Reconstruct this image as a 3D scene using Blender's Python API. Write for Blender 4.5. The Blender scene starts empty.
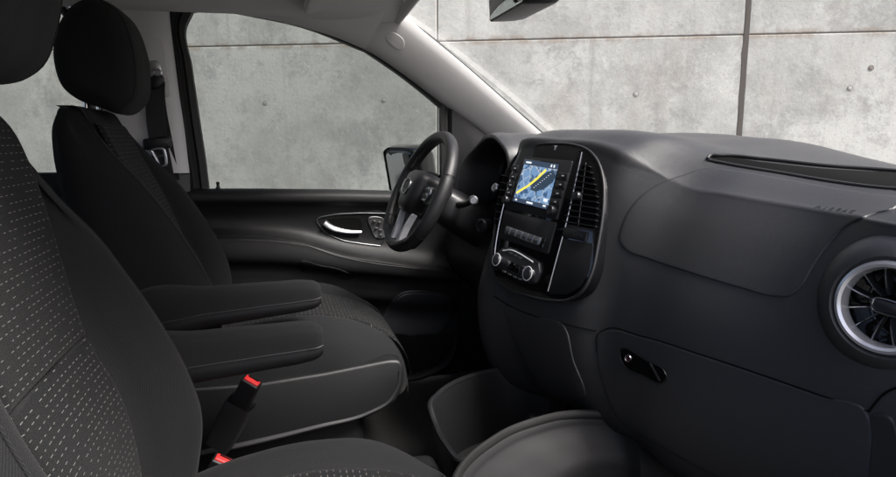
import bpy, bmesh, math, random
from mathutils import Vector, Matrix
from mathutils.bvhtree import BVHTree
random.seed(7)
sc = bpy.context.scene
COL = sc.collection
R = math.radians
# ------------------------------------------------------------------ camera, world, sun, exposure
YAW, PIT, FPX = R(15.5), R(9.0), 630.0
cam = bpy.data.cameras.new('camera'); camo = bpy.data.objects.new('camera', cam); COL.objects.link(camo)
cam.sensor_width = 36.0; cam.lens = FPX / 896 * 36; cam.clip_start = 0.02; cam.clip_end = 500
camo.location = (0, 0, 0); camo.rotation_euler = (R(90) - PIT, 0, -YAW)
sc.camera = camo
SUN_EL, SUN_AZ = 50.0, 141.0          # azimuth measured clockwise from +Y (towards +X)
w = bpy.data.worlds.new('World'); sc.world = w; w.use_nodes = True
nt = w.node_tree; bg = nt.nodes['Background']
sky = nt.nodes.new('ShaderNodeTexSky'); sky.sky_type = 'NISHITA'; sky.sun_disc = False
sky.sun_elevation = R(SUN_EL); sky.sun_rotation = R(SUN_AZ)
sky.air_density = 0.6; sky.dust_density = 5.0; sky.ozone_density = 0.6
nt.links.new(sky.outputs[0], bg.inputs[0]); bg.inputs[1].default_value = 0.05
sl = bpy.data.lights.new('sun', 'SUN'); sl.energy = 1.5; sl.angle = R(22); sl.color = (1.0, 0.98, 0.955)
so = bpy.data.objects.new('sun', sl); COL.objects.link(so); so.location = (4, -4, 6)
sd = Vector((math.cos(R(SUN_EL)) * math.sin(R(SUN_AZ)), math.cos(R(SUN_EL)) * math.cos(R(SUN_AZ)), math.sin(R(SUN_EL))))
so.rotation_euler = (-sd).to_track_quat('-Z', 'Y').to_euler()
sc.view_settings.view_transform = 'Standard'; sc.view_settings.look = 'None'
sc.view_settings.exposure = 2.55; sc.view_settings.gamma = 1.0
sc.cycles.use_denoising = True
sc.cycles.max_bounces = 10; sc.cycles.transparent_max_bounces = 12

# ------------------------------------------------------------------ measuring helper: a photo point on an axis plane, in metres
_s, _c, _sp, _cp = math.sin(YAW), math.cos(YAW), math.sin(PIT), math.cos(PIT)
CF = Vector((_s * _cp, _c * _cp, -_sp)); CR = Vector((_c, -_s, 0)); CU = Vector((_s * _sp, _c * _sp, _cp))
def ray(px, py): return CF + CR * ((px - 448) / FPX) + CU * ((238.5 - py) / FPX)
def at(px, py, X=None, Y=None, Z=None):
    d = ray(px, py)
    t = X / d.x if X is not None else Y / d.y if Y is not None else Z / d.z
    return d * t
def onplane(px, py, O, n):
    d = ray(px, py); return d * (O.dot(n) / d.dot(n))

# ------------------------------------------------------------------ materials
def mat(name, col, rough=0.5, metal=0.0, spec=0.5, bump=0.0, bscale=400, kind='noise', coat=0, emis=None, var=0.0, vscale=3.0, sheen=0.0):
    m = bpy.data.materials.new(name); m.use_nodes = True
    n = m.node_tree.nodes; L = m.node_tree.links; b = n['Principled BSDF']
    b.inputs['Base Color'].default_value = (*col, 1); b.inputs['Roughness'].default_value = rough
    b.inputs['Metallic'].default_value = metal; b.inputs['Specular IOR Level'].default_value = spec
    b.inputs['Coat Weight'].default_value = coat
    if sheen:
        b.inputs['Sheen Weight'].default_value = sheen; b.inputs['Sheen Roughness'].default_value = 0.4
    if emis:
        b.inputs['Emission Color'].default_value = (*emis[0], 1); b.inputs['Emission Strength'].default_value = emis[1]
    tc = n.new('ShaderNodeTexCoord')
    if var:
        t = n.new('ShaderNodeTexNoise'); t.inputs['Scale'].default_value = vscale; t.inputs['Detail'].default_value = 4
        L.new(tc.outputs['Object'], t.inputs['Vector'])
        mr = n.new('ShaderNodeMapRange'); mr.inputs['From Min'].default_value = .3; mr.inputs['From Max'].default_value = .7
        mr.inputs['To Min'].default_value = rough - var; mr.inputs['To Max'].default_value = rough + var
        L.new(t.outputs['Fac'], mr.inputs['Value']); L.new(mr.outputs[0], b.inputs['Roughness'])
    if bump:
        if kind == 'leather':
            t = n.new('ShaderNodeTexVoronoi'); t.feature = 'DISTANCE_TO_EDGE'; t.inputs['Scale'].default_value = bscale
            nz = n.new('ShaderNodeTexNoise'); nz.inputs['Scale'].default_value = bscale * .5
            L.new(tc.outputs['Object'], nz.inputs['Vector'])
            mx = n.new('ShaderNodeMix'); mx.data_type = 'VECTOR'; mx.inputs[0].default_value = .012
            L.new(tc.outputs['Object'], mx.inputs[4]); L.new(nz.outputs['Color'], mx.inputs[5])
            L.new(mx.outputs[1], t.inputs['Vector']); out = t.outputs['Distance']
        else:
            t = n.new('ShaderNodeTexNoise'); t.inputs['Scale'].default_value = bscale; t.inputs['Detail'].default_value = 3
            L.new(tc.outputs['Object'], t.inputs['Vector']); out = t.outputs['Fac']
        bp = n.new('ShaderNodeBump'); bp.inputs['Strength'].default_value = bump; bp.inputs['Distance'].default_value = 0.001
        L.new(out, bp.inputs['Height']); L.new(bp.outputs[0], b.inputs['Normal'])
    return m
M = {}
M['dash'] = mat('grained_dash_plastic', (.0275, .0275, .0295), .40, bump=.45, bscale=500, kind='leather', var=.07, spec=.8)
M['dashlow'] = mat('lower_dash_plastic', (.005, .005, .0055), .62, bump=.3, bscale=420, kind='leather', var=.05, spec=.25)
M['plastic'] = mat('black_plastic', (.008, .008, .009), .42, bump=.15, bscale=900, var=.06)
M['doorp'] = mat('dull_door_plastic', (.010, .010, .0105), .5, bump=.4, bscale=400, kind='leather', var=.05, spec=.25)
M['bin'] = mat('matt_bin_plastic', (.008, .008, .0085), .45, bump=.25, bscale=600, var=.05, spec=.35)
M['binlight'] = mat('lit_bin_plastic', (.017, .017, .018), .58, bump=.4, bscale=600, var=.06, spec=.35)  # bin plastic lightened to paint the stronger light on the glovebox-side bin
M['satin'] = mat('satin_grey_plastic', (.021, .021, .0225), .40, bump=.12, bscale=800, var=.05)
M['gloss'] = mat('piano_black', (.004, .004, .005), .08, coat=.6)
M['rubber'] = mat('black_rubber', (.008, .008, .008), .6, bump=.1, bscale=700)
M['void'] = mat('black_seams_and_recess_shade', (.003, .003, .003), .9, spec=.1)  # near-black for seams; elsewhere it paints the shade inside openings
M['chrome'] = mat('bright_chrome', (.62, .63, .65), .2, metal=1, var=.04, vscale=20)
M['alu'] = mat('satin_silver', (.62, .63, .65), .32, metal=1)
M['ring'] = mat('brushed_ring', (.74, .74, .76), .27, metal=.7)
M['trimdark'] = mat('dark_seat_trim_plastic', (.009, .009, .0095), .42, bump=.3, bscale=620, kind='leather', var=.06, spec=.45)
M['silver'] = mat('silver_painted_trim', (.78, .79, .80), .28, coat=.5)
M['darkchrome'] = mat('dark_chrome', (.42, .42, .44), .25, metal=1)
M['headliner'] = mat('grey_headliner_cloth', (.70, .69, .68), .95, spec=.1, bump=.4, bscale=900)
M['trim'] = mat('light_grey_trim_plastic', (.55, .54, .54), .48, bump=.15, bscale=700, var=.04)
M['pillar'] = mat('grey_pillar_trim', (.50, .495, .49), .5, bump=.15, bscale=700)
M['leather'] = mat('black_wheel_leather', (.014, .014, .015), .38, bump=.3, bscale=520, kind='leather', var=.05)
M['carpet'] = mat('black_carpet', (.022, .022, .022), .95, spec=.1, bump=.8, bscale=600)
M['red'] = mat('red_release_button', (.75, .03, .03), .35)
M['belt'] = mat('black_belt_webbing', (.014, .014, .015), .7, bump=.6, bscale=900)
M['mirrorglass'] = mat('mirror_glass', (.8, .82, .83), .02, metal=1)
M['white'] = mat('white_marking', (.6, .6, .6), .5)
M['etch'] = mat('dark_etched_marking', (.2, .2, .2), .6)
M['button'] = mat('dark_button_plastic', (.018, .018, .02), .35)
M['body'] = mat('dark_bodywork', (.02, .02, .022), .3, coat=.4)
M['steel'] = mat('dull_steel', (.4, .4, .41), .4, metal=1)
M['asphalt'] = mat('asphalt', (.10, .10, .098), .9, bump=.5, bscale=80)
M['lampred'] = mat('red_warning_button', (.25, .02, .02), .4)

def glass(name, tint, refl):
    m = bpy.data.materials.new(name); m.use_nodes = True; n = m.node_tree.nodes; L = m.node_tree.links
    n.clear(); o = n.new('ShaderNodeOutputMaterial'); mx = n.new('ShaderNodeMixShader')
    t = n.new('ShaderNodeBsdfTransparent'); t.inputs[0].default_value = (*tint, 1)
    g = n.new('ShaderNodeBsdfGlossy'); g.inputs['Roughness'].default_value = .01
    fr = n.new('ShaderNodeFresnel'); fr.inputs['IOR'].default_value = 1.35
    mu = n.new('ShaderNodeMath'); mu.operation = 'MULTIPLY'; mu.inputs[1].default_value = refl
    L.new(fr.outputs[0], mu.inputs[0]); L.new(mu.outputs[0], mx.inputs[0])
    L.new(t.outputs[0], mx.inputs[1]); L.new(g.outputs[0], mx.inputs[2]); L.new(mx.outputs[0], o.inputs[0])
    return m
M['windscreen'] = glass('clear_windscreen_glass', (.965, .97, .965), .16)
M['tinted'] = glass('tinted_door_glass', (.66, .68, .67), .25)

def fabric(name, base, thread, dashes, rib=820.0):
    """woven seat cloth: twill ribs from the UV map (metres), short pale woven dashes in rows"""
    m = bpy.data.materials.new(name); m.use_nodes = True; n = m.node_tree.nodes; L = m.node_tree.links; b = n['Principled BSDF']
    b.inputs['Roughness'].default_value = .92; b.inputs['Specular IOR Level'].default_value = .15
    b.inputs['Sheen Weight'].default_value = .03; b.inputs['Sheen Roughness'].default_value = .5
    uv = n.new('ShaderNodeUVMap'); sp = n.new('ShaderNodeSeparateXYZ'); L.new(uv.outputs[0], sp.inputs[0])
    def mth(op, a, bb=None, c=None):
        x = n.new('ShaderNodeMath'); x.operation = op
        for i, v in enumerate((a, bb, c)):
            if v is None: continue
            if isinstance(v, (int, float)): x.inputs[i].default_value = v
            else: L.new(v, x.inputs[i])
        return x.outputs[0]
    U, V = sp.outputs[0], sp.outputs[1]
    nz = n.new('ShaderNodeTexNoise'); nz.inputs['Scale'].default_value = 420; nz.inputs['Detail'].default_value = 2
    L.new(uv.outputs[0], nz.inputs['Vector'])
    d = mth('ADD', mth('MULTIPLY', U, rib * 2.2), mth('MULTIPLY', V, rib * .9))
    tw = mth('MULTIPLY_ADD', mth('SINE', d), .5, .5)
    wv = mth('MULTIPLY_ADD', mth('SINE', mth('MULTIPLY', V, rib * 3.2)), .5, .5)
    h = mth('ADD', mth('ADD', mth('MULTIPLY', tw, .7), mth('MULTIPLY', wv, .25)), mth('MULTIPLY', nz.outputs['Fac'], .7))
    cr = n.new('ShaderNodeMix'); cr.data_type = 'RGBA'
    cr.inputs[6].default_value = (*[c * .38 for c in base], 1); cr.inputs[7].default_value = (*[c * 1.85 for c in base], 1)
    L.new(mth('MULTIPLY', h, .62), cr.inputs[0]); col = cr.outputs[2]
    if dashes:
        RH, CW = .0108, .0165
        row = mth('FLOOR', mth('DIVIDE', V, RH)); fv = mth('FRACT', mth('DIVIDE', V, RH))
        wn = n.new('ShaderNodeTexWhiteNoise'); wn.noise_dimensions = '1D'; L.new(row, wn.inputs['W'])
        uu = mth('ADD', mth('DIVIDE', U, CW), mth('MULTIPLY', wn.outputs['Value'], 1.0))
        cell = mth('FLOOR', uu); fu = mth('FRACT', uu)
        cb = n.new('ShaderNodeCombineXYZ'); L.new(cell, cb.inputs[0]); L.new(row, cb.inputs[1])
        w2 = n.new('ShaderNodeTexWhiteNoise'); w2.noise_dimensions = '2D'; L.new(cb.outputs[0], w2.inputs['Vector'])
        on = mth('LESS_THAN', w2.outputs['Value'], .80)
        ln = mth('LESS_THAN', fu, mth('MULTIPLY_ADD', w2.outputs['Value'], .35, .30))
        th = mth('LESS_THAN', mth('ABSOLUTE', mth('SUBTRACT', fv, .5)), .055)
        k = mth('MULTIPLY', mth('MULTIPLY', on, ln), th)
        k = mth('MULTIPLY', k, mth('MULTIPLY_ADD', nz.outputs['Fac'], 1.2, .1))
        c2 = n.new('ShaderNodeMix'); c2.data_type = 'RGBA'; L.new(k, c2.inputs[0]); L.new(col, c2.inputs[6])
        c2.inputs[7].default_value = (*thread, 1); col = c2.outputs[2]
    L.new(col, b.inputs['Base Color'])
    bp = n.new('ShaderNodeBump'); bp.inputs['Strength'].default_value = .5; bp.inputs['Distance'].default_value = .0006
    L.new(h, bp.inputs['Height']); L.new(bp.outputs[0], b.inputs['Normal'])
    return m
M['cloth'] = fabric('charcoal_twill_cloth', (.0098, .0101, .0108), (.3, .3, .3), False)
M['clothdash'] = fabric('black_cloth_with_pale_dashes', (.0066, .0068, .0073), (.15, .148, .142), True)
M['clothblack'] = fabric('plain_black_cloth', (.013, .013, .0132), (.3, .3, .3), False)

def concrete():
    m = bpy.data.materials.new('weathered_concrete'); m.use_nodes = True; n = m.node_tree.nodes; L = m.node_tree.links; b = n['Principled BSDF']
    b.inputs['Roughness'].default_value = .85; b.inputs['Specular IOR Level'].default_value = .2
    tc = n.new('ShaderNodeTexCoord'); oi = n.new('ShaderNodeObjectInfo')
    off = n.new('ShaderNodeVectorMath'); off.operation = 'ADD'
    cb = n.new('ShaderNodeCombineXYZ'); mm = n.new('ShaderNodeMath'); mm.operation = 'MULTIPLY'; mm.inputs[1].default_value = 17.0
    L.new(oi.outputs['Random'], mm.inputs[0]); L.new(mm.outputs[0], cb.inputs[0]); L.new(mm.outputs[0], cb.inputs[1])
    L.new(tc.outputs['Object'], off.inputs[0]); L.new(cb.outputs[0], off.inputs[1])
    def noise(scale, det, rough=.6, sc3=None, dist=0):
        t = n.new('ShaderNodeTexNoise'); t.inputs['Scale'].default_value = scale; t.inputs['Detail'].default_value = det
        t.inputs['Roughness'].default_value = rough; t.inputs['Distortion'].default_value = dist
        if sc3:
            mp = n.new('ShaderNodeMapping'); mp.inputs['Scale'].default_value = sc3
            L.new(off.outputs[0], mp.inputs[0]); L.new(mp.outputs[0], t.inputs['Vector'])
        else: L.new(off.outputs[0], t.inputs['Vector'])
        return t.outputs['Fac']
    def ramp(f, a, bb, lo=0.0, hi=1.0):
        r = n.new('ShaderNodeMapRange'); r.interpolation_type = 'SMOOTHSTEP'
        r.inputs['From Min'].default_value = a; r.inputs['From Max'].default_value = bb
        r.inputs['To Min'].default_value = lo; r.inputs['To Max'].default_value = hi
        L.new(f, r.inputs['Value']); return r.outputs[0]
    def mix(f, c1, c2, mode='MIX'):
        x = n.new('ShaderNodeMix'); x.data_type = 'RGBA'; x.blend_type = mode
        if isinstance(f, float): x.inputs[0].default_value = f
        else: L.new(f, x.inputs[0])
        for i, c in ((6, c1), (7, c2)):
            if isinstance(c, tuple): x.inputs[i].default_value = (*c, 1)
            else: L.new(c, x.inputs[i])
        return x.outputs[2]
    c = mix(ramp(noise(1.0, 8, .7), .38, .62), (.368, .37, .35), (.525, .525, .50))
    c = mix(ramp(noise(1.9, 10, .78, dist=.15), .49, .64, 0, .8), c, (.265, .27, .262))
    c = mix(ramp(noise(1.2, 7, .72, (1.6, 1, .7)), .53, .68, 0, .32), c, (.35, .31, .27))
    c = mix(ramp(noise(5, 10, .8), .49, .66, 0, .6), c, (.26, .258, .25))
    c = mix(ramp(noise(9, 8, .8), .54, .68, 0, .5), c, (.58, .575, .555))
    c = mix(ramp(noise(2.4, 6, .65, (3.0, 1, .12)), .60, .76, 0, .3), c, (.29, .28, .265))
    c = mix(ramp(noise(24, 8, .8), .56, .70, 0, .5), c, (.24, .235, .22))
    c = mix(ramp(noise(2.9, 7, .7, (4.0, 1, .09)), .54, .70, 0, .45), c, (.27, .265, .25))
    c = mix(ramp(noise(.45, 3, .5), .42, .62, 0, .4), c, (.34, .34, .325))
    sz = n.new('ShaderNodeSeparateXYZ'); L.new(tc.outputs['Object'], sz.inputs[0])
    dz_ = n.new('ShaderNodeMath'); dz_.operation = 'SUBTRACT'; dz_.inputs[1].default_value = JOINT_Z; L.new(sz.outputs[2], dz_.inputs[0])
    ab = n.new('ShaderNodeMath'); ab.operation = 'ABSOLUTE'; L.new(dz_.outputs[0], ab.inputs[0])
    md = n.new('ShaderNodeMath'); md.operation = 'MULTIPLY'; L.new(ramp(ab.outputs[0], .005, .05, .8, 0), md.inputs[0]); L.new(ramp(noise(5, 6, .75, (1, 1, .3)), .42, .6), md.inputs[1])
    c = mix(md.outputs[0], c, (.27, .22, .175))
    c = mix(ramp(noise(75, 3, .6), .60, .70, 0, .5), c, (.20, .195, .185))
    L.new(c, b.inputs['Base Color'])
    bp = n.new('ShaderNodeBump'); bp.inputs['Strength'].default_value = .5; bp.inputs['Distance'].default_value = .005
    L.new(noise(35, 6, .7), bp.inputs['Height']); L.new(bp.outputs[0], b.inputs['Normal'])
    return m
JOINT_Z = 2.1061883930312444
M['concrete'] = concrete()
M['joint'] = mat('dark_joint_filler', (.075, .065, .058), .95, bump=.6, bscale=60)
M['jointlight'] = mat('stained_joint', (.20, .18, .16), .95, bump=.6, bscale=60)

# ------------------------------------------------------------------ object helpers
def empty(name, loc, label, cat, group=None):
    o = bpy.data.objects.new(name, None); COL.objects.link(o); o.location = loc; o.empty_display_size = .1
    tag(o, label, cat, group); return o
def tag(o, label, cat, group=None, kind=None):
    o['label'] = label; o['category'] = cat
    if group: o['group'] = group
    if kind: o['kind'] = kind
def rootloc(p):
    v = Vector((0, 0, 0))
    while p is not None: v += p.location; p = p.parent
    return v
def obj(name, bm, m, parent=None, sharp=35, fix=True):
    if fix: bmesh.ops.recalc_face_normals(bm, faces=bm.faces[:])
    off = rootloc(parent)
    for v in bm.verts: v.co -= off
    me = bpy.data.meshes.new(name); bm.to_mesh(me); bm.free()
    for mm in (m if isinstance(m, (list, tuple)) else [m]): me.materials.append(M[mm] if isinstance(mm, str) else mm)
    for p in me.polygons: p.use_smooth = True
    if sharp: me.set_sharp_from_angle(angle=R(sharp))
    o = bpy.data.objects.new(name, me); COL.objects.link(o)
    if parent is not None: o.parent = parent
    return o
def interp(pts, n, closed=False, knots=None, even=False):
    """smooth chord-length cubic through pts -> n samples"""
    P = [Vector(p) for p in pts]; N = len(P)
    if closed: P = P + [P[0]]
    if knots is None:
        k = [0.0]
        for a, b in zip(P[:-1], P[1:]): k.append(k[-1] + max((b - a).length, 1e-6))
    else: k = list(knots)
    m = len(P); T = []
    for i in range(m):
        if 0 < i < m - 1: a, b, ka, kb = P[i - 1], P[i + 1], k[i] - k[i - 1], k[i + 1] - k[i]
        elif closed: a, b, ka, kb = P[m - 2], P[1], k[m - 1] - k[m - 2], k[1] - k[0]
        elif i == 0: T.append((P[1] - P[0]) / (k[1] - k[0])); continue
        else: T.append((P[m - 1] - P[m - 2]) / (k[m - 1] - k[m - 2])); continue
        d1 = (P[i] - a) / ka; d2 = (b - P[i]) / kb
        T.append((d1 * kb + d2 * ka) / (ka + kb))
    out = []; tot = k[-1]; seg = 0
    for q in range(n):
        t = tot * q / (n if closed else n - 1)
        if even:
            w_ = (m - 1) * q / (n if closed else n - 1); e_ = min(int(w_ + 1e-9), m - 2); t = k[e_] + (k[e_ + 1] - k[e_]) * (w_ - e_)
        while seg < m - 2 and t > k[seg + 1]: seg += 1
        h = k[seg + 1] - k[seg]; s = min(max((t - k[seg]) / h, 0), 1)
        h00 = 2*s**3 - 3*s*s + 1; h10 = s**3 - 2*s*s + s; h01 = -2*s**3 + 3*s*s; h11 = s**3 - s*s
        out.append(P[seg] * h00 + T[seg] * (h10 * h) + P[seg + 1] * h01 + T[seg + 1] * (h11 * h))
    return out
def grid_bm(rows, cu=False, cv=False, cap=False, bm=None):
    """rows of Vectors -> quad mesh with a UV map in metres. cu: each row closed; cv: rows closed"""
    bm = bm or bmesh.new(); uvl = bm.loops.layers.uv.verify()
    V = [[bm.verts.new(p) for p in r] for r in rows]; nr, nc = len(V), len(V[0])
    mid = nc // 2
    U = []
    for r in rows:
        a = [0.0]
        for i in range(1, nc + (1 if cu else 0)): a.append(a[-1] + (r[i % nc] - r[i - 1]).length)
        U.append([x - a[mid] for x in a])
    W = [[0.0] * (nc + 1) for _ in range(nr + 1)]
    ws = [0.0]
    for i in range(1, nr + (1 if cv else 0)):
        ws.append(ws[-1] + sum((rows[i % nr][j] - rows[i - 1][j]).length for j in range(0, nc, max(1, nc // 8))) / len(range(0, nc, max(1, nc // 8))))
    for i in range(nr if cv else nr - 1):
        for j in range(nc if cu else nc - 1):
            i2, j2 = (i + 1) % nr, (j + 1) % nc
            try: f = bm.faces.new((V[i][j], V[i][j2], V[i2][j2], V[i2][j]))
            except ValueError: continue
            uvs = ((U[i][j], ws[i]), (U[i][j + 1], ws[i]), (U[i2][j + 1], ws[i + 1]), (U[i2][j], ws[i + 1]))
            for l, q in zip(f.loops, uvs): l[uvl].uv = q
    if cap:
        for r in ((V[0], V[-1]) if not cv else ()):
            try: bm.faces.new(r)
            except ValueError: pass
    return bm
def loft(secs, nu, nv, cu=False, cv=False, cap=False, bm=None):
    a = [interp(s, nu, cu, even=True) for s in secs]
    A = a + [a[0]] if cv else a; kn = [0.0]
    for p, q in zip(A[:-1], A[1:]): kn.append(kn[-1] + max(1e-6, sum((x - y).length for x, y in zip(p, q)) / len(p)))
    cols = [interp([r[j] for r in a], nv, cv, knots=kn) for j in range(len(a[0]))]
    rows = [[cols[j][i] for j in range(len(cols))] for i in range(nv)]
    return grid_bm(rows, cu, cv, cap, bm)
def tube(path, r, seg=10, closed=False, n=None, bm=None, flat=1.0, up=None, cap=True):
    P = interp(path, n or max(8, len(path) * 6), closed) if n != 0 else [Vector(p) for p in path]
    rows = []; N = len(P); ref = Vector(up) if up else None
    for i, p in enumerate(P):
        t = (P[(i + 1) % N] - P[i - 1]) if closed else (P[min(i + 1, N - 1)] - P[max(i - 1, 0)])
        t.normalize()
        if ref is None: ref = t.orthogonal()
        a = (ref - t * ref.dot(t)).normalized(); b = t.cross(a)
        if not up: ref = a
        rr = r if isinstance(r, (int, float)) else r[0] + (r[1] - r[0]) * i / (N - 1)
        rows.append([p + a * (rr * math.cos(q * 2 * math.pi / seg)) + b * (rr * flat * math.sin(q * 2 * math.pi / seg)) for q in range(seg)])
    return grid_bm(rows, True, closed, cap and not closed, bm)
def frame(O, zax, xhint):
    z = Vector(zax).normalized(); x = Vector(xhint); x = (x - z * x.dot(z)).normalized(); y = z.cross(x)
    return Matrix(((x.x, y.x, z.x, O[0]), (x.y, y.y, z.y, O[1]), (x.z, y.z, z.z, O[2]), (0, 0, 0, 1)))
def lathe(prof, fr, seg=40, bm=None, closed=False, cap=False):
    rows = [[fr @ Vector((r * math.cos(a * 2 * math.pi / seg), r * math.sin(a * 2 * math.pi / seg), z)) for a in range(seg)] for r, z in prof]
    return grid_bm(rows, True, closed, cap, bm)
def rpoly(pts, r, k=4):
    """round the corners of a 2D polygon"""
    out = []; N = len(pts)
    for i in range(N):
        p, a, b = Vector(pts[i]).to_2d(), Vector(pts[i - 1]).to_2d(), Vector(pts[(i + 1) % N]).to_2d()
        rr = r[i] if isinstance(r, (list, tuple)) else r
        da, db = (a - p), (b - p); d = min(rr, da.length * .45, db.length * .45)
        s, e = p + da.normalized() * d, p + db.normalized() * d
        for q in range(k + 1):
            t = q / k; out.append(s * (1 - t) ** 2 + p * (2 * t * (1 - t)) + e * t * t)
    return out
def inset(poly, d):
    N = len(poly); A = sum(poly[i - 1].x * poly[i].y - poly[i].x * poly[i - 1].y for i in range(N)); sg = 1 if A > 0 else -1
    out = []
    for i in range(N):
        e1 = poly[i] - poly[i - 1]; e2 = poly[(i + 1) % N] - poly[i]
        if e1.length < 1e-9: e1 = e2
        if e2.length < 1e-9: e2 = e1
        n1 = Vector((-e1.y, e1.x)).normalized(); n2 = Vector((-e2.y, e2.x)).normalized()
        nn = (n1 + n2); nn = nn.normalized() if nn.length > 1e-6 else n1
        out.append(poly[i] + nn * (sg * d / max(.5, nn.dot(n1))))
    return out
def prism(poly, z0, z1, fr, bev=.001, bm=None, back=False):
    bm = bm or bmesh.new(); poly = [Vector(p).to_2d() for p in poly]
    s = 1 if z1 > z0 else -1
    levels = [(poly, z0), (poly, z1 - s * bev), (inset(poly, bev * .35), z1 - s * bev * .35), (inset(poly, bev), z1)]
    if back: levels = [(inset(poly, bev), z0), (inset(poly, bev * .35), z0 + s * bev * .35), (poly, z0 + s * bev)] + levels[1:]
    rows = [[fr @ Vector((p.x, p.y, z)) for p in pl] for pl, z in levels]
    return grid_bm(rows, True, False, True, bm)
def rect(w, h): return [(-w / 2, -h / 2), (w / 2, -h / 2), (w / 2, h / 2), (-w / 2, h / 2)]
def rbox(c, size, r=.004, fr=None, bm=None):
    f = fr or Matrix.Translation(Vector(c))
    return prism(rpoly(rect(size[0], size[1]), r), -size[2] / 2, size[2] / 2, f, min(r, size[2] * .4), bm, back=True)
IDY = lambda O: frame(O, (0, -1, 0), (1, 0, 0))     # local x = forward, y = up, z = towards the camera side
def patch(bvh, outline, off, m, name, parent, n=72, edge=.004, rings=10, smooth=True, centre=None, sharp=50):
    """a panel following the surface under it: outline given as seen points, dropped on to the surface and lifted off it by `off`"""
    O = interp([Vector((x, y, 0)) for x, y in outline], n, True) if smooth else [Vector((p[0], p[1], 0)) for p in outline]
    n = len(O); C = Vector((*centre, 0)) if centre else sum(O, Vector()) / n
    fr = [1.0, .995, .985, .97] + [.97 * (1 - i / rings) for i in range(1, rings)]
    hs = [-.006, off * .35, off * .85, off] + [off] * (rings - 1)
    rows = []
    def drop(p):
        d = ray(p.x, p.y).normalized(); h = bvh.ray_cast(Vector((0, 0, 0)), d)
        if h[0] is None: raise RuntimeError('patch %s misses at %r' % (name, tuple(p)))
        nn = h[1]; nn = -nn if nn.dot(d) > 0 else nn
        return h[0], nn
    for q, hh in zip(fr, hs):
        rows.append([])
        for p in O:
            a, nn = drop(C + (p - C) * q); rows[-1].append(a + nn * hh)
    bm = grid_bm(rows, True, False, False)
    bm.verts.ensure_lookup_table(); bm.faces.new(bm.verts[-n:])
    return obj(name, bm, m, parent, sharp)
def surf_line(bvh, pts, lift=.0, n=40, closed=False):
    out = []
    for p in interp([Vector((x, y, 0)) for x, y in pts], n, closed):
        d = ray(p.x, p.y).normalized(); h = bvh.ray_cast(Vector((0, 0, 0)), d)
        if h[0] is None: continue
        nn = -h[1] if h[1].dot(d) > 0 else h[1]; out.append(h[0] + nn * lift)
    return out
def bvh_of(o):
    me = o.data; off = rootloc(o.parent) + o.location
    return BVHTree.FromPolygons([v.co + off for v in me.vertices], [p.vertices[:] for p in me.polygons])
def text_bm(s, size, fr, depth=.0004):
    cu = bpy.data.curves.new('t', 'FONT'); cu.body = s; cu.size = size; cu.align_x = 'CENTER'; cu.align_y = 'CENTER'; cu.extrude = depth; cu.resolution_u = 2
    o = bpy.data.objects.new('t', cu); COL.objects.link(o)
    dg = bpy.context.evaluated_depsgraph_get(); me = bpy.data.meshes.new_from_object(o.evaluated_get(dg))
    bm = bmesh.new(); bm.from_mesh(me); bm.transform(fr)
    bpy.data.objects.remove(o); bpy.data.curves.remove(cu); bpy.data.meshes.remove(me); return bm

# ================================================================== SETTING: ground and concrete wall
bm = bmesh.new()
for p in ((-60, -60), (60, -60), (60, 60), (-60, 60)): bm.verts.new((p[0], p[1], -1.35))
bm.faces.new(bm.verts[:]); g = obj('ground', bm, 'asphalt', None, 0); tag(g, 'grey asphalt ground outside the van', 'ground', kind='structure')

WN = Vector((.407, .925, 0)).normalized(); WO = CF * 5.2; WT = Vector((WN.y, -WN.x, 0))
def wall_uv(px, py):
    p = onplane(px, py, WO, WN); return (p - WO).dot(WT), p.z
wall = empty('concrete_wall', (WO.x, WO.y, -1.35), 'weathered grey concrete wall with dark panel joints standing outside the van windows', 'wall')
WF = frame(WO - Vector((0, 0, WO.z)), -WN, WT)     # local x along the wall, y up, z towards the van
xs1, _ = wall_uv(743, 80); xs0, _ = wall_uv(437, 20); _, zs = wall_uv(600, 38)
PW = xs1 - xs0
def wall_panel(a, b, c, d, name='concrete_panel'):
    bm = bmesh.new()
    loc = [(a, c), (b, c), (b, d), (a, d)]
    prism([Vector(p) for p in loc], -.20, 0.0, WF, .006, bm)
    return obj(name, bm, 'concrete', wall, 20)
J, JW = .005, .016
for i in range(-6, 4):
    a, b = xs0 + i * PW, xs0 + (i + 1) * PW
    ga = JW if (i - 1) % 3 == 0 else J; gb = JW if i % 3 == 0 else J
    for c, d in ((-1.35, zs), (zs, zs + 2.6)):
        wall_panel(a + ga, b - gb, c + .004, d - .004)
bm = bmesh.new()
prism([Vector(p) for p in ((xs0 - 6 * PW, -1.35), (xs0 + 4 * PW, -1.35), (xs0 + 4 * PW, zs + 2.6), (xs0 - 6 * PW, zs + 2.6))], -.30, -.006, WF, .004, bm)
obj('joint_backing', bm, 'jointlight', wall, 20)
bm = bmesh.new(); random.seed(3)
pts = []
for k in range(60):
    pts.append(xs1 + random.uniform(-.004, .004))
rows = []
for k in range(60):
    z = -1.35 + k * (zs + 3.9) / 59; c = pts[k]
    wl, wr = .014 + random.uniform(0, .006), .014 + random.uniform(0, .006)
    rows.append([WF @ Vector((c - wl, z, -.02)), WF @ Vector((c - wl, z, -.001 + .0035)), WF @ Vector((c + wr, z, .0025)), WF @ Vector((c + wr, z, -.02))])
grid_bm(rows, bm=bm); obj('joint_seal', bm, 'joint', wall, 30)
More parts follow.
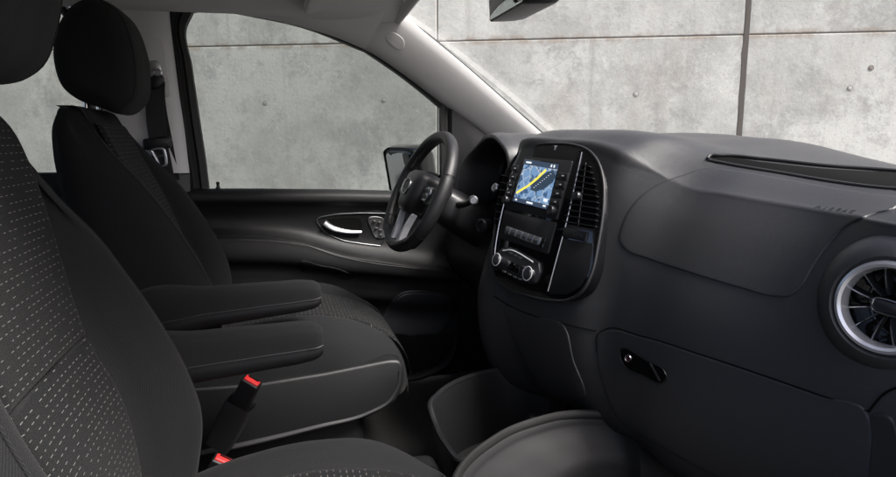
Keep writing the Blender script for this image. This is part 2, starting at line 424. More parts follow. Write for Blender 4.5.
for px, py in ((265, 103), (384, 100), (871, 68), (850, 88), (636, 94)):
    u_, z_ = wall_uv(px, py); c = WF @ Vector((u_, z_, 0)); f = frame(c, -WN, (0, 0, 1))
    bm = lathe([(.0005, .0015), (.015, .0015), (.0165, .0005)], f, 24)
    th = obj('tie_hole', bm, 'concrete' if px < 860 else 'jointlight', wall, 40)
    obj('plug_ring', tube([f @ Vector((.0185 * math.cos(q), .0185 * math.sin(q), .0006)) for q in [k * math.pi / 14 for k in range(28)]], .0024, 6, closed=True, n=0), 'jointlight', th)

# ================================================================== VAN BODY (roof, pillars, floor, windscreen)
van = empty('van_cabin', (0, 1.32, -.85), 'grey lined van cabin shell with light pillar trims, roof lining and windscreen around the seats', 'van')
# floor
bm = bmesh.new(); prism(rpoly([(-1.7, .45), (1.1, .45), (1.1, 2.18), (-1.7, 2.18)], .05), -.93, -.85, Matrix.Identity(4), .005, bm, back=True)
obj('cab_floor', bm, 'carpet', van)
# sloping toe board up to the bulkhead
obj('toe_board', loft([[(.80, y, -.85), (1.0, y, -.80), (1.12, y, -.62), (1.22, y, -.3), (1.26, y, -.10), (1.30, y, -.10), (1.30, y, -.86), (.80, y, -.87)] for y in (.5, 1.3, 2.1)], 22, 6, True), 'carpet', van)
# driver side wall below the windows, behind the B pillar
bm = bmesh.new(); prism([(-1.7, -.9), (-.262, -.9), (-.262, -.11), (-.52, -.10), (-1.7, -.10)], -.04, 0, IDY((0, 2.12, 0)), .008, bm); obj('side_panel', bm, 'plastic', van)
# rear cross wall of the cabin, to close the shell behind the seats
bm = bmesh.new(); prism(rect(1.75, 1.0), -.02, 0, frame((-1.68, 1.32, -.40), (1, 0, 0), (0, 1, 0)), .005, bm); obj('rear_panel', bm, 'plastic', van)
obj('kick_panel', prism([(.585, -.9), (1.32, -.9), (1.32, -.06), (.60, -.12)], -.03, 0, IDY((0, 2.125, 0)), .004), 'plastic', van)
# roof lining: a shallow vault from the driver side rail to the passenger side rail
roofp = []
for X, zc in ((-1.7, .50), (-.9, .50), (-.3, .50), (.15, .485), (.40, .44)):
    zr = at(200, 0, Y=1.95).z if X < .1 else .40
    roofp.append([(X, 2.06, .345 + .02 * (X < .2)), (X, 2.0, .375), (X, 1.90, .42), (X, 1.6, zc - .01), (X, 1.32, zc), (X, 1.0, zc - .01), (X, .72, .42), (X, .62, .375), (X, .58, .35)])
obj('roof_lining', loft(roofp, 40, 24), 'headliner', van)
bm = loft([[(p[0], p[1] + (.04 if p[1] > 1.4 else -.04 if p[1] < 1.2 else 0), p[2] + .06) for p in r] for r in roofp], 40, 20); obj('roof_skin', bm, 'body', van)
# windscreen header over the front edge of the lining
obj('header_trim', tube([(.40, 2.03, .375), (.43, 1.8, .425), (.45, 1.32, .44), (.43, .85, .425), (.40, .61, .375)], .022, 10, flat=.6, n=24, up=(0, 0, 1)), 'headliner', van)

# cant rail over the driver window and A pillar trim: lower edge curve (L) and upper edge curve (U) as seen, swept inward
def strip(lower, upper, yl, yu, bulge, nu=10, nv=40, thick=.03):
    Lp = interp([at(x, y, Y=yl) for x, y in lower], nv); Up = interp([at(x, y, Y=yu) for x, y in upper], nv)
    rows = []
    for a, b in zip(Lp, Up):
        r = [a + Vector((0, thick, .0)), a + Vector((0, thick * .4, -.002))]
        for q in range(nu + 1):
            t = q / nu; p = a.lerp(b, t); k = (4 * t * (1 - t)) ** .55
            r.append(p + Vector((-.25, -1, -.15)).normalized() * (bulge * k))
        r += [b + Vector((.008, thick * .5, .004)), b + Vector((.006, thick * 1.2, -.004))]
        rows.append(r)
    return grid_bm(rows)
obj('roof_rail_trim', strip([(186, 8), (200, 9), (232, 12), (265, 17), (300, 25), (332, 35), (366, 49)],
                            [(150, -34), (200, -34), (250, -33), (300, -30), (340, -24), (370, -12), (391, 4)], 2.10, 1.97, .016), 'headliner', van)
ap = obj('pillar_trim', strip([(350, 42), (366.5, 49.5), (400, 71), (441, 102), (487, 136), (520, 160)], [(372, -12), (391.5, 5), (420, 30), (460, 63), (500, 98), (541, 134), (575, 163)], 2.10, 2.02, .013), 'pillar', van)
# airbag badge: small raised oval on the A pillar trim
bv = bvh_of(ap)
bdg = patch(bv, [(386, 36), (390, 32.5), (397, 34), (404, 41), (404, 47), (398, 50), (392, 46), (387, 41)], .0012, 'pillar', 'airbag_badge', ap, n=40)
# windscreen edge seal along the A pillar
obj('windscreen_seal', tube([at(x, y, Y=2.03) + Vector((.006, .01, .004)) for x, y in ((386, 8), (420, 31), (460, 63.5), (500, 98.5), (541, 134), (570, 160))], .006, 8), 'rubber', van)
# passenger side A pillar, mirrored across the cabin centre line
obj('passenger_pillar', tube([(.36, .575, .415), (.62, .56, .235), (.80, .555, .105), (.92, .555, .02), (1.02, .555, -.06)], .034, 14, flat=.7), 'plastic', van)
# windscreen glass, curved, about 5 mm thick
wsr = []
for y, d in ((2.035, 0), (1.9, .07), (1.65, .12), (1.32, .14), (1.0, .12), (.74, .07), (.60, 0)):
    wsr.append([(.365 + d * .55, y, .42 + d * .12), (.55 + d * .7, y, .295 + d * .10), (.75 + d * .85, y, .15 + d * .06), (.95 + d, y, -.005), (1.02 + d, y, -.06)])
obj('windscreen', loft(wsr, 14, 26), 'windscreen', van)
# B pillar trim with belt adjuster cover
Yb = 2.075
def ypoly(px, Y, z0, z1, m, name, parent, r=.006, bev=.003):
    P = [at(x, y, Y=Y) for x, y in px]
    return obj(name, prism(rpoly([(p.x, p.z) for p in P], r), z0, z1, IDY((0, Y, 0)), bev), m, parent)
bp = obj('pillar_trim', loft([[at(x0, y, Y=2.10), at(x0 + 3, y, Y=2.075), at((x0 + x1) / 2, y, Y=2.068), at(x1 - 9, y, Y=2.072), at(x1 - 3, y, Y=2.085), at(x1, y, Y=2.12)] for x0, x1, y in
      ((82, 170, -8), (86, 171, 14), (94, 175, 50), (100, 180, 90), (106, 186, 130), (110, 190, 165), (111, 191, 173))], 20, 30), 'trim', van)
ypoly([(141, 37), (161, 38), (165, 48), (171, 97), (150, 99), (144, 80)], 2.069, 0, .004, 'trim', 'belt_adjuster_cover', bp, .012, .002)
ypoly([(148, 61), (158, 60), (161, 66), (163, 78), (150, 80)], 2.064, 0, .006, 'alu', 'adjuster_button', bp, .008, .003)
ypoly([(138, 173), (191, 173), (195, 300), (190, 430), (150, 430)], 2.10, 0, .02, 'plastic', 'pillar_base', van, .01)
# rear side window frame behind the driver headrest
obj('rear_window_frame', tube([at(x, y, Y=2.10) for x, y in ((-60, 2), (0, 2), (40, 3), (62, 8), (74, 22), (82, 60), (92, 120), (100, 170))], .03, 10, flat=.5, up=(0, 1, 0)), 'rubber', van)
bm = bmesh.new(); prism([(-1.66, -.14), (-.44, -.14), (-.47, .2), (-.50, .385), (-1.66, .385)], -.002, .002, IDY((0, 2.135, 0)), .001, bm); obj('rear_side_window', bm, 'tinted', van)
# passenger side: body behind the front door, roof rail, and an unseen door added to shade the lower cabin
bm = bmesh.new(); prism([(-1.7, -.9), (-.33, -.9), (-.30, -.1), (-.36, .40), (-1.7, .44)], -.05, 0, frame((0, .49, 0), (0, 1, 0), (-1, 0, 0)), .01, bm)
bmesh.ops.scale(bm, vec=(-1, 1, 1), verts=bm.verts); obj('side_panel', bm, 'body', van)
obj('roof_rail_trim', tube([(-.36, .545, .40), (-.1, .545, .40), (.2, .545, .395), (.36, .555, .38)], .045, 12, flat=.8), 'headliner', van)
# sun visor folded up at the roof front over the driver seat
sv = empty('sun_visor', at(355, 4, Y=1.78), 'light grey sun visor folded up under the roof lining at the top edge', 'sun visor')
vo = at(352, -14, Y=1.80)
obj('visor_pad', prism(rpoly([(-.13, -.19), (.085, -.19), (.085, .19), (-.13, .19)], .05), -.010, .010, frame(vo, (.32, 0, -.93), (.93, 0, .32)), .008, back=True), 'headliner', sv)
obj('visor_pivot', tube([vo + Vector((.05, .16, .0)), vo + Vector((.07, .20, .01)), vo + Vector((.09, .22, .03))], .006, 8), 'trim', sv)

# ================================================================== DRIVER DOOR
door = bpy.data.objects.new('door', None); COL.objects.link(door); door.parent = van; door.location = Vector((.2, 2.1, -.85)) - van.location
st = [  # sill z, ledge top z, ledge bottom z along X
    (-.255, 205, 190, 226, 238, 226, 263), (-.10, 245, 190, 252, 238, 252, 263.5), (.08, 300, 190.5, 300, 243.5, 300, 266.5),
    (.22, 340, 191, 338, 256, 338, 274), (.36, 385, 192, 370, 263, 372, 278), (.50, 425, 193, 420, 269, 420, 281), (.62, 460, 194, 452, 274, 452, 283)]
secs = []
for X, x0, y0, x1, y1, x2, y2 in st:
    zs_ = at(x0, y0, Y=2.09).z; za = at(x1, y1, Y=2.045).z; zb = at(x2, y2, Y=2.04).z
    secs.append([(X, 2.14, zs_ - .01), (X, 2.12, zs_ + .002), (X, 2.085, zs_), (X, 2.07, zs_ - .012), (X, 2.068, zs_ - .03), (X, 2.083, zs_ - .05), (X, 2.10, zs_ - .10),
                 (X, 2.096, za + .030), (X, 2.072, za + .009), (X, 2.052, za + .002), (X, 2.044, za - .003), (X, 2.042, za - .012), (X, 2.045, zb + .004), (X, 2.052, zb - .002), (X, 2.066, zb - .004), (X, 2.070, zb - .012), (X, 2.073, zb - .05), (X, 2.078, zb - .09), (X, 2.090, zb - .105), (X, 2.085, -.70), (X, 2.09, -.84)])
dp = obj('door_panel', loft(secs, 190, 60), 'doorp', door, 50)
bvd = bvh_of(dp)
shade_door = bpy.data.objects.new('door', None); COL.objects.link(shade_door); shade_door.parent = van; shade_door.location = Vector((.2, .5, -.85)) - van.location  # added out of view with a low sill, keeps light off the lower cabin
obj('door_panel', loft([[(x, 2.62 - y - .055, z - .215) for x, y, z in q] for q in secs], 80, 30), 'doorp', shade_door, 50)
obj('shade_door_skin', loft([[(x, .42, -.92), (x, .38, -.75), (x, .385, -.5), (x, .40, -.43), (x, .43, -.393), (x, .47, -.40)] for x in (-.29, .1, .4, .66)], 20, 12), 'body', shade_door, 50)
# recess shade painted as a dark patch, chrome outline, pull handle, switch plate
patch(bvd, [(317, 219), (330, 215.5), (352, 213.5), (384, 213.5), (386, 232), (382, 245), (360, 243), (340, 239), (325, 231)], .002, 'dashlow', 'handle_bezel', door, n=60)
obj('bezel_trim', tube(surf_line(bvd, [(386, 213), (352, 213), (330, 215), (317, 219), (325, 231.5), (340, 239.5), (360, 243.5), (380, 246)], .003), .0016, 6, n=60), 'alu', door)
rc = patch(bvd, [(325, 220), (345, 217.5), (362, 219), (362, 229), (350, 232), (336, 229)], .0035, 'void', 'handle_recess_shade', door, n=40)
hp = surf_line(bvd, [(324, 221.5), (330, 226), (340, 229.5), (351, 231), (361, 231)], .012, 16)
obj('door_handle', tube(hp, [.0125, .0055], 12, flat=.55, n=24), 'alu', door)
sp_ = patch(bvd, [(368, 217.5), (383, 218), (384.5, 238), (376, 238), (371, 229)], .005, 'steel', 'switch_panel', door, n=40, smooth=True)
for k, (x, y) in enumerate(((374, 221), (379, 222), (376, 228), (380, 230), (380, 235))):
    q = surf_line(bvd, [(x, y), (x + .2, y)], .006, 2)[0]
    obj('window_switch', prism(rpoly(rect(.011, .008), .002), 0, .006, IDY(q), .0015), 'button', door)
obj('armrest_seam', tube(surf_line(bvd, [(212, 236), (262, 237), (302, 244), (338, 256), (372, 263), (420, 269)], .0008, 60), .0012, 6, n=60), 'satin', door)
patch(bvd, [(300, 262), (320, 265), (345, 271), (355, 277), (350, 279), (325, 274), (300, 269)], .003, 'dashlow', 'pull_cup', door, n=40)
patch(bvd, [(370, 332), (385, 312), (403, 293), (425, 292), (450, 296), (451, 318), (440, 334), (420, 336), (392, 335)], .008, 'satin', 'speaker_cover', door, n=60)  # lighter satin on cover, rim and pocket stands in for light on their edges
obj('speaker_rim', tube(surf_line(bvd, [(378, 322), (403, 292.5), (430, 292), (452, 296)], .006, 30), .004, 8, n=40), 'satin', door)
obj('door_pocket', tube(surf_line(bvd, [(370, 378), (395, 376), (424, 370), (446, 356), (453, 335)], .03, 30), .012, 10, n=50, flat=2.2, up=(0, 0, 1)), 'satin', door)
# glass and frame
bm = bmesh.new(); GY = 2.125
gp = [at(x, y, Y=GY) for x, y in ((206, 194), (196, 130), (190, 70), (184, 24), (192, 6), (230, 6), (300, 18), (366, 44), (446, 106), (446, 196))]
prism([(p.x, p.z) for p in gp], -.002, .002, IDY((0, GY, 0)), .001, bm); wgl = obj('window_glass', bm, 'tinted', door, 20)
fr_out = [(205, 200), (194, 160), (182, 90), (174, 40), (173, 20), (182, 4)]
def band(edge_a, edge_b, Y, th, m, name, parent, n=40):
    A = interp([at(x, y, Y=Y) for x, y in edge_a], n); B = interp([at(x, y, Y=Y) for x, y in edge_b], n)
    rows = [[a + Vector((0, th, 0)), a, a.lerp(b, .3) + Vector((0, -.006, 0)), a.lerp(b, .42) + Vector((0, .004, 0)), a.lerp(b, .58) + Vector((0, .004, 0)), a.lerp(b, .7) + Vector((0, -.004, 0)), b, b + Vector((0, th, 0))] for a, b in zip(A, B)]
    return obj(name, grid_bm(rows), m, parent, 40)
band([(190, 202), (184, 160), (178, 120), (171, 55), (166, 14), (168, 0)], [(210, 202), (205, 160), (199, 120), (191, 65), (185.5, 26), (192, 12)], 2.10, .04, 'rubber', 'window_frame', door)
band([(176, 0), (186, 3), (210, 3), (260, 9), (300, 18), (366, 42)], [(186, 24), (191, 12.5), (204, 10.5), (262, 17.5), (300, 26), (366, 51.5)], 2.112, .03, 'rubber', 'window_frame', door)
band([(366, 42), (400, 64), (441, 95), (490, 130)], [(362, 49), (400, 75), (441, 108), (478, 142)], 2.112, .03, 'rubber', 'window_frame', door)
band([(453, 100), (453, 150), (453, 196)], [(441, 100), (441.5, 150), (442, 196)], 2.108, .03, 'rubber', 'window_frame', door, 12)
ypoly([(451, 108), (500, 145), (500, 200), (451, 200)], 2.10, -.02, .004, 'plastic', 'corner_panel', door, .01)
lp = at(218, 187, Y=2.10)
obj('lock_pin', lathe([(.0075, -.03), (.0075, -.004), (.0045, .002), (.0045, .008), (.006, .012), (.0045, .016), (0.0005, .017)], frame(lp, (0, 0, 1), (1, 0, 0)), 14), 'rubber', door)
for k, (x, y, wd) in enumerate(((233, 177.5, 9), (232, 180, 11), (233, 182.5, 9), (246, 181, 6), (234, 175, 4), (246, 178.5, 3))):
    a = at(x - wd / 2, y, Y=GY - .004); b_ = at(x + wd / 2, y, Y=GY - .004)
    if k < 1: bm = bmesh.new()
    for q in range(int(wd / 1.2)):
        c = a.lerp(b_, q / max(1, int(wd / 1.2))); prism(rect(.0016, .0018), -.0005, .0005, IDY(c), .0002, bm)
obj('glass_marking', bm, 'etch', door, 0)
# wing mirror outside the glass, on the door
mo = at(405, 176, Y=2.37)
mf = frame(mo, Vector((-.80, -.58, -.22)), (0, 0, 1))
mh = [(-.105, -.085), (.10, -.085), (.115, -.04), (.115, .055), (.10, .085), (-.09, .085), (-.11, .05)]
mp = rpoly([(a, b) for a, b in mh], .07, 8)
mir = obj('wing_mirror', grid_bm([[mf @ Vector((p.x * s, p.y * s, z)) for p in mp] for s, z in ((.93, .004), (.985, .012), (1.0, .004), (1.0, -.03), (.92, -.08), (.65, -.12), (.2, -.135))], True, False, True), 'gloss', door)
obj('mirror_glass', prism([p * .86 for p in mp], .004, .0105, mf, .001), 'mirrorglass', door)
obj('mirror_arm', tube([mo + Vector((.03, -.05, -.06)), (.53, 2.2, -.14), (.56, 2.13, -.15)], .025, 10), 'rubber', door)

# ================================================================== DASHBOARD
dash = empty('dashboard', (.95, 1.32, -.85), 'black grained van dashboard with centre screen, airbag panel, glovebox and round air vent', 'dashboard')
ST = [
 (.48, [(1.15,-.35),(1.10,-.12),(1.0,-.105),(.93,-.112),(.845,-.142),(.832,-.19),(.818,-.25),(.806,-.32),(.80,-.375),(.81,-.66),(.95,-.72)]),
 (.56, [(1.15,-.33),(1.11,-.10),(1.0,-.086),(.92,-.097),(.828,-.126),(.818,-.185),(.806,-.248),(.797,-.315),(.792,-.374),(.803,-.65),(.95,-.71)]),
 (.65, [(1.15,-.3),(1.12,-.085),(1.0,-.070),(.90,-.085),(.812,-.116),(.802,-.18),(.790,-.246),(.778,-.315),(.772,-.374),(.79,-.64),(.95,-.70)]),
 (.78, [(1.18,-.3),(1.13,-.075),(.99,-.062),(.90,-.075),(.830,-.113),(.802,-.17),(.773,-.244),(.752,-.315),(.740,-.379),(.755,-.64),(.9,-.70)]),
 (.95, [(1.2,-.3),(1.15,-.055),(.96,-.042),(.86,-.055),(.787,-.100),(.75,-.16),(.717,-.233),(.693,-.31),(.682,-.384),(.70,-.62),(.85,-.70)]),
 (1.05,[(1.22,-.3),(1.17,-.045),(.92,-.026),(.82,-.036),(.755,-.088),(.717,-.15),(.686,-.224),(.664,-.31),(.652,-.387),(.68,-.60),(.82,-.68)]),
 (1.10,[(1.22,-.3),(1.18,-.04),(.90,-.016),(.79,-.018),(.725,-.060),(.688,-.13),(.662,-.212),(.645,-.30),(.634,-.378),(.66,-.6),(.8,-.68)]),
 (1.145,[(1.22,-.3),(1.18,-.04),(.87,-.003),(.745,-.001),(.690,-.03),(.664,-.10),(.638,-.20),(.614,-.30),(.602,-.365),(.645,-.6),(.8,-.68)]),
 (1.20,[(1.22,-.3),(1.18,-.04),(.86,.003),(.72,.008),(.677,-.014),(.652,-.08),(.618,-.2),(.588,-.30),(.576,-.365),(.64,-.6),(.8,-.68)]),
 (1.34,[(1.22,-.3),(1.2,-.04),(.82,.010),(.69,.016),(.640,-.003),(.615,-.08),(.583,-.2),(.551,-.30),(.533,-.370),(.60,-.6),(.78,-.68)]),
 (1.49,[(1.22,-.3),(1.2,-.04),(.8,.008),(.66,.014),(.603,-.01),(.577,-.08),(.546,-.2),(.513,-.3),(.493,-.385),(.555,-.6),(.76,-.68)]),
 (1.53,[(1.22,-.3),(1.2,-.04),(.82,.004),(.68,.006),(.63,-.03),(.60,-.10),(.57,-.2),(.54,-.3),(.52,-.385),(.60,-.58),(.78,-.66)]),
 (1.575,[(1.22,-.3),(1.2,-.04),(.85,-.03),(.76,-.05),(.70,-.10),(.68,-.16),(.65,-.22),(.62,-.30),(.61,-.38),(.70,-.54),(.85,-.64)]),
 (1.72,[(1.22,-.3),(1.18,-.04),(.85,-.035),(.76,-.055),(.72,-.10),(.70,-.16),(.66,-.22),(.62,-.30),(.62,-.37),(.72,-.50),(.88,-.62)]),
 (2.075,[(1.2,-.3),(1.08,-.05),(.85,-.04),(.76,-.055),(.70,-.10),(.68,-.16),(.65,-.22),(.62,-.30),(.62,-.37),(.72,-.50),(.88,-.62)]),
]
_secs = []
for y, pr in ST:
    q = [Vector((x, y, z)) for x, z in pr]; w_ = .09 if y < 1.12 else .3
    q = q[:4] + [q[4].lerp(q[3], w_), q[4], q[4].lerp(q[5], w_ * 1.2)] + q[5:]
    _secs.append(q)
_a = [interp(s, 230, even=True) for s in _secs]
_kn = [s[0] for s in ST]
_cols = [interp([r[j] for r in _a], 190, knots=_kn) for j in range(230)]
_rows = [[_cols[j][i] for j in range(230)] for i in range(190)]
bmD = grid_bm(_rows)
shell = obj('dash_shell', bmD, 'dash', dash, 60)
bvD = bvh_of(shell)
# airbag cover, glovebox lid, coffee tray on the dash top
abg = patch(bvD, [(618.5, 241), (621, 226), (632, 205), (647, 190.5), (660, 183), (682, 175), (707, 168), (735, 170.5), (790, 180), (840, 189), (880, 195), (905, 200), (896, 208), (876, 213.5), (858, 220.5), (845, 228), (833, 240), (815, 265), (801, 288), (790, 296.5), (776, 297), (740, 288), (690, 273), (645, 258), (625, 250)], .0022, 'dash', 'airbag_cover', dash, n=260, rings=70, centre=(742, 232))
lp_ = surf_line(bvD, [(819, 208.3), (835, 210.8), (852, 213.2)], .0023, 11)
for k, ch in enumerate('AIRBAG'):
    p_ = lp_[2 * k]; q_ = lp_[min(2 * k + 1, 10)] if k < 5 else p_ + (p_ - lp_[8]) * .5
    nn_ = bvD.find_nearest(p_)[1]; nn_ = nn_ if nn_.z > 0 else -nn_
    obj('airbag_lettering', text_bm(ch, .0135, frame(p_, nn_, q_ - p_), .0005), 'plastic', abg, 0)
glv = patch(bvD, [(606, 329.5), (640, 336), (700, 355), (760, 375), (820, 396), (868, 412.5), (871, 420), (871, 470), (872, 500), (800, 512), (720, 478), (650, 440), (617, 418), (604, 390), (596, 350), (598, 333)], .002, 'dash', 'glovebox_lid', dash, n=160, rings=40, centre=(735, 420))
obj('glovebox_rim', tube(surf_line(bvD, [(597, 352), (598, 334), (606, 329), (640, 335.5), (700, 354), (760, 374), (820, 395), (869, 411.5)], .0006, 90), .0011, 6, n=90), 'void', dash)
lid = patch(bvD, [(622.5, 349.5), (650, 361), (665, 370), (668, 378), (663, 382), (645, 375), (627, 366), (622, 356)], .004, 'void', 'latch', glv, n=50)
a, b_ = surf_line(bvD, [(623, 349), (624, 350)], .007, 2)
lk = surf_line(bvD, [(630, 358), (630.5, 358)], .005, 2)[0]; nrm = Vector((-.93, -.32, .05))
obj('lock', lathe([(.0005, .001), (.0055, .001), (.0062, .0025), (.0075, .0025), (.0085, .0)], frame(lk, nrm, (0, 0, 1)), 20), 'darkchrome', lid)
obj('latch_frame', tube(surf_line(bvD, [(622, 350), (650, 361.5), (665, 370), (668, 378), (663, 383), (645, 376), (627, 367), (621.5, 357)], .004, 60, True), .0012, 6, closed=True, n=60), 'plastic', lid)
pl = surf_line(bvD, [(652, 363), (662, 381)], .005, 8)
obj('latch_pull', tube(pl, .0025, 6, n=8), 'plastic', lid)
# tray slot at the windscreen base, its inner shade painted as a dark sheet
slot = patch(bvD, [(707, 158.5), (716, 157.3), (760, 162), (820, 168.5), (880, 172.5), (915, 176), (915, 189), (880, 186.8), (830, 180.5), (780, 172), (735, 164.5), (710, 161)], .001, 'void', 'tray_slot_shade', dash, n=120, centre=(812, 174))
obj('tray_lip', tube(surf_line(bvD, [(708, 160), (709, 157.8), (720, 156.8), (760, 160), (820, 166.5), (880, 171), (915, 174)], .002, 80), .0045, 10, n=80, flat=.8), 'plastic', slot)
obj('tray_edge', tube(surf_line(bvD, [(708, 160), (735, 165.5), (780, 173), (830, 181.5), (880, 188), (915, 190.5)], .001, 80), .0028, 8, n=80), 'satin', slot)
patch(bvD, [(505, 306), (530, 315), (562, 323), (574, 360), (584, 398), (560, 397), (545, 390), (527, 364), (513, 334)], .0025, 'dash', 'console_panel', dash, n=80, smooth=True)
obj('console_seam', tube(surf_line(bvD, [(494, 296), (510, 306), (535, 316), (565, 324), (596, 331)], .0006, 50), .0011, 6, n=50), 'void', dash)
# end section beside the door with its vertical joint
obj('end_joint', tube(surf_line(bvD, [(869, 411.5), (874, 405), (884, 394), (900, 386)], .0015, 30), .0016, 6, n=30), 'void', dash)
patch(bvD, [(875, 413), (884, 413), (892, 417), (897, 430), (900, 470), (900, 500), (877, 500), (874, 440)], .004, 'satin', 'end_cap', dash, n=70, centre=(887, 458))

# ---- round air vent (the shell is opened behind it)
vc = at(884, 306.5, Y=.640) + Vector((.0, -.004, .0)); vn = Vector((-.93, -.33, .10)).normalized(); vf = frame(vc, vn, Vector((0, -1, 0)))
bmh = bmesh.new(); bmh.from_mesh(shell.data); offd = rootloc(dash)
dead = []
for f_ in bmh.faces:
    q_ = vf.inverted() @ (f_.calc_center_median() + offd)
    if math.hypot(q_.x, q_.y) < .066 and abs(q_.z) < .12: dead.append(f_)
bmesh.ops.delete(bmh, geom=dead, context='FACES'); bmh.to_mesh(shell.data); bmh.free()
vent = obj('air_vent', lathe([(.104, -.05), (.100, -.024), (.094, -.010), (.085, .000), (.076, .006), (.069, .008), (.0645, .004), (.062, -.006)], vf, 72), 'dash', dash)
obj('vent_ring', lathe([(.0645, -.01), (.0645, .003), (.0622, .0085), (.0582, .0095), (.0545, .0065), (.0525, -.001), (.0515, -.012)], vf, 72), 'ring', vent)
obj('vent_tube', lathe([(.0525, -.002), (.0525, -.05), (.001, -.052)], vf, 48), 'gloss', vent)
for k in range(12):
    an = k * math.pi / 6 + .26
    d = Vector((math.cos(an), math.sin(an), 0)); t = Vector((-d.y, d.x, 0))
    rows = []
    for rr, zz in ((.016, -.010), (.026, -.006), (.038, -.006), (.0515, -.009)):
        tw = .006
        rows.append([vf @ (d * rr + t * (.0011) + Vector((0, 0, zz))), vf @ (d * rr - t * (.0011) + Vector((0, 0, zz))), vf @ (d * rr - t * (.0011 + tw * .35) + Vector((0, 0, zz - .018))), vf @ (d * rr + t * (.0011 - tw * .35) + Vector((0, 0, zz - .022)))])
    obj('vane_edge', tube([rw[0].lerp(rw[1], .5) for rw in rows[1:]], .0010, 6, n=10), 'darkchrome', vent)
    obj('vent_vane', grid_bm(rows, True, False, True), 'button', vent, 30)
hubf = vf @ Matrix.Rotation(R(-4), 4, 'Z')
obj('vent_hub', prism(rpoly(rect(.034, .017), .006, 5), -.02, .002, hubf, .004), 'button', vent)
obj('hub_bezel', tube([hubf @ Vector((p.x, p.y, .000)) for p in rpoly(rect(.036, .019), .0075, 5)], .0016, 6, closed=True, n=48), 'darkchrome', vent)

# ---- centre stack: its own inclined plane
PO = at(540, 205, Y=1.345) + Vector((-.012, 0, 0)); pL = at(497, 205, Y=1.5); pR = at(602, 205, Y=1.14)
ax = (pR - pL); ax.z = 0; ax.normalize()
ay = Vector((math.sin(R(17.2)), 0, math.cos(R(17.2)))); an_ = ax.cross(ay).normalized()
if an_.x > 0: an_ = -an_
SF = frame(PO, an_, ax); SI = SF.inverted()
def sp2(px, py):
    p = SI @ onplane(px, py, PO, an_); return Vector((p.x, p.y))
def C2(x, y): return (480 + x / 2.65, 130 + y / 2.65)
def sprism(pts, z0, z1, r=.003, bev=.001, k=4, bm=None): return prism(rpoly([sp2(*p) for p in pts], r, k), z0, z1, SF, bev, bm)
outl = [C2(*p) for p in ((110, 58), (150, 42), (200, 38), (250, 42), (290, 58), (312, 85), (326, 130), (327, 200), (313, 300), (295, 380), (272, 425), (235, 448), (190, 450), (130, 438), (70, 415), (40, 385), (32, 350), (36, 300), (46, 220), (60, 150), (80, 95))]
op = [Vector((p.x, p.y)) for p in interp([Vector((*sp2(*p), 0)) for p in outl], 90, True)]
stack = obj('centre_panel', prism(op, -.03, .002, SF, .003), 'gloss', dash)
obj('panel_rim', tube([SF @ Vector((p.x, p.y, .0005)) for p in inset(op, -.0015)], .0032, 8, closed=True, n=0), 'satin', stack)
for ln in ([(112, 52), (90, 110), (68, 190), (52, 260), (42, 330), (40, 370)], [(273, 60), (258, 130), (236, 230), (208, 335), (183, 428)]):
    obj('panel_strip', tube([SF @ Vector((*sp2(*C2(*p)), .0035)) for p in ln], .0017, 6, n=40), 'darkchrome', stack)
radio = obj('radio_unit', sprism([C2(*p) for p in ((112, 72), (250, 84), (208, 240), (70, 208))], .0, .006, .004), 'satin', stack)
def screen_mat():
    m = bpy.data.materials.new('lit_navigation_map'); m.use_nodes = True; n = m.node_tree.nodes; L = m.node_tree.links; b = n['Principled BSDF']
    b.inputs['Base Color'].default_value = (.01, .01, .012, 1); b.inputs['Roughness'].default_value = .1
    uv = n.new('ShaderNodeTexCoord'); mp = n.new('ShaderNodeMapping'); L.new(uv.outputs['UV'], mp.inputs[0])
    v = n.new('ShaderNodeTexVoronoi'); v.feature = 'DISTANCE_TO_EDGE'; v.inputs['Scale'].default_value = 42; L.new(mp.outputs[0], v.inputs['Vector'])
    r = n.new('ShaderNodeValToRGB'); r.color_ramp.elements[0].position = .015; r.color_ramp.elements[1].position = .04
    r.color_ramp.elements[0].color = (.75, .78, .8, 1); r.color_ramp.elements[1].color = (.24, .42, .70, 1); L.new(v.outputs['Distance'], r.inputs[0])
    v2 = n.new('ShaderNodeTexNoise'); v2.inputs['Scale'].default_value = 60; L.new(uv.outputs['UV'], v2.inputs['Vector'])
    r2 = n.new('ShaderNodeValToRGB'); r2.color_ramp.interpolation = 'CONSTANT'
    r2.color_ramp.elements[0].color = (1, 1, 1, 1); r2.color_ramp.elements[1].position = .54; r2.color_ramp.elements[1].color = (.30, .36, .42, 1)
    L.new(v2.outputs['Fac'], r2.inputs[0])
    mx = n.new('ShaderNodeMix'); mx.data_type = 'RGBA'; mx.blend_type = 'MULTIPLY'; mx.inputs[0].default_value = 1
    L.new(r.outputs[0], mx.inputs[6]); L.new(r2.outputs[0], mx.inputs[7])
    L.new(mx.outputs[2], b.inputs['Emission Color']); b.inputs['Emission Strength'].default_value = .135
    return m
M['map'] = screen_mat()
M['mapbar'] = mat('lit_dark_blue_bar', (.01, .01, .01), .1, emis=((.04, .06, .10), .2))
M['maproute'] = mat('lit_yellow_route', (.01, .01, .01), .1, emis=((.95, .78, .10), .2))
M['mapink'] = mat('lit_dark_map_area', (.01, .01, .01), .1, emis=((.03, .05, .08), .2))
M['mapwhite'] = mat('lit_white_text', (.01, .01, .01), .1, emis=((.8, .85, .9), .2))
q = [sp2(*C2(*p)) for p in ((127, 80), (215, 93), (185, 213), (93, 190))]
bm = bmesh.new(); uvl = bm.loops.layers.uv.verify()
scr = sprism([C2(*p) for p in ((124, 77), (218, 90), (187, 217), (90, 193))], .004, .0068, .002, .0006)
screen = obj('screen', scr, 'gloss', stack)
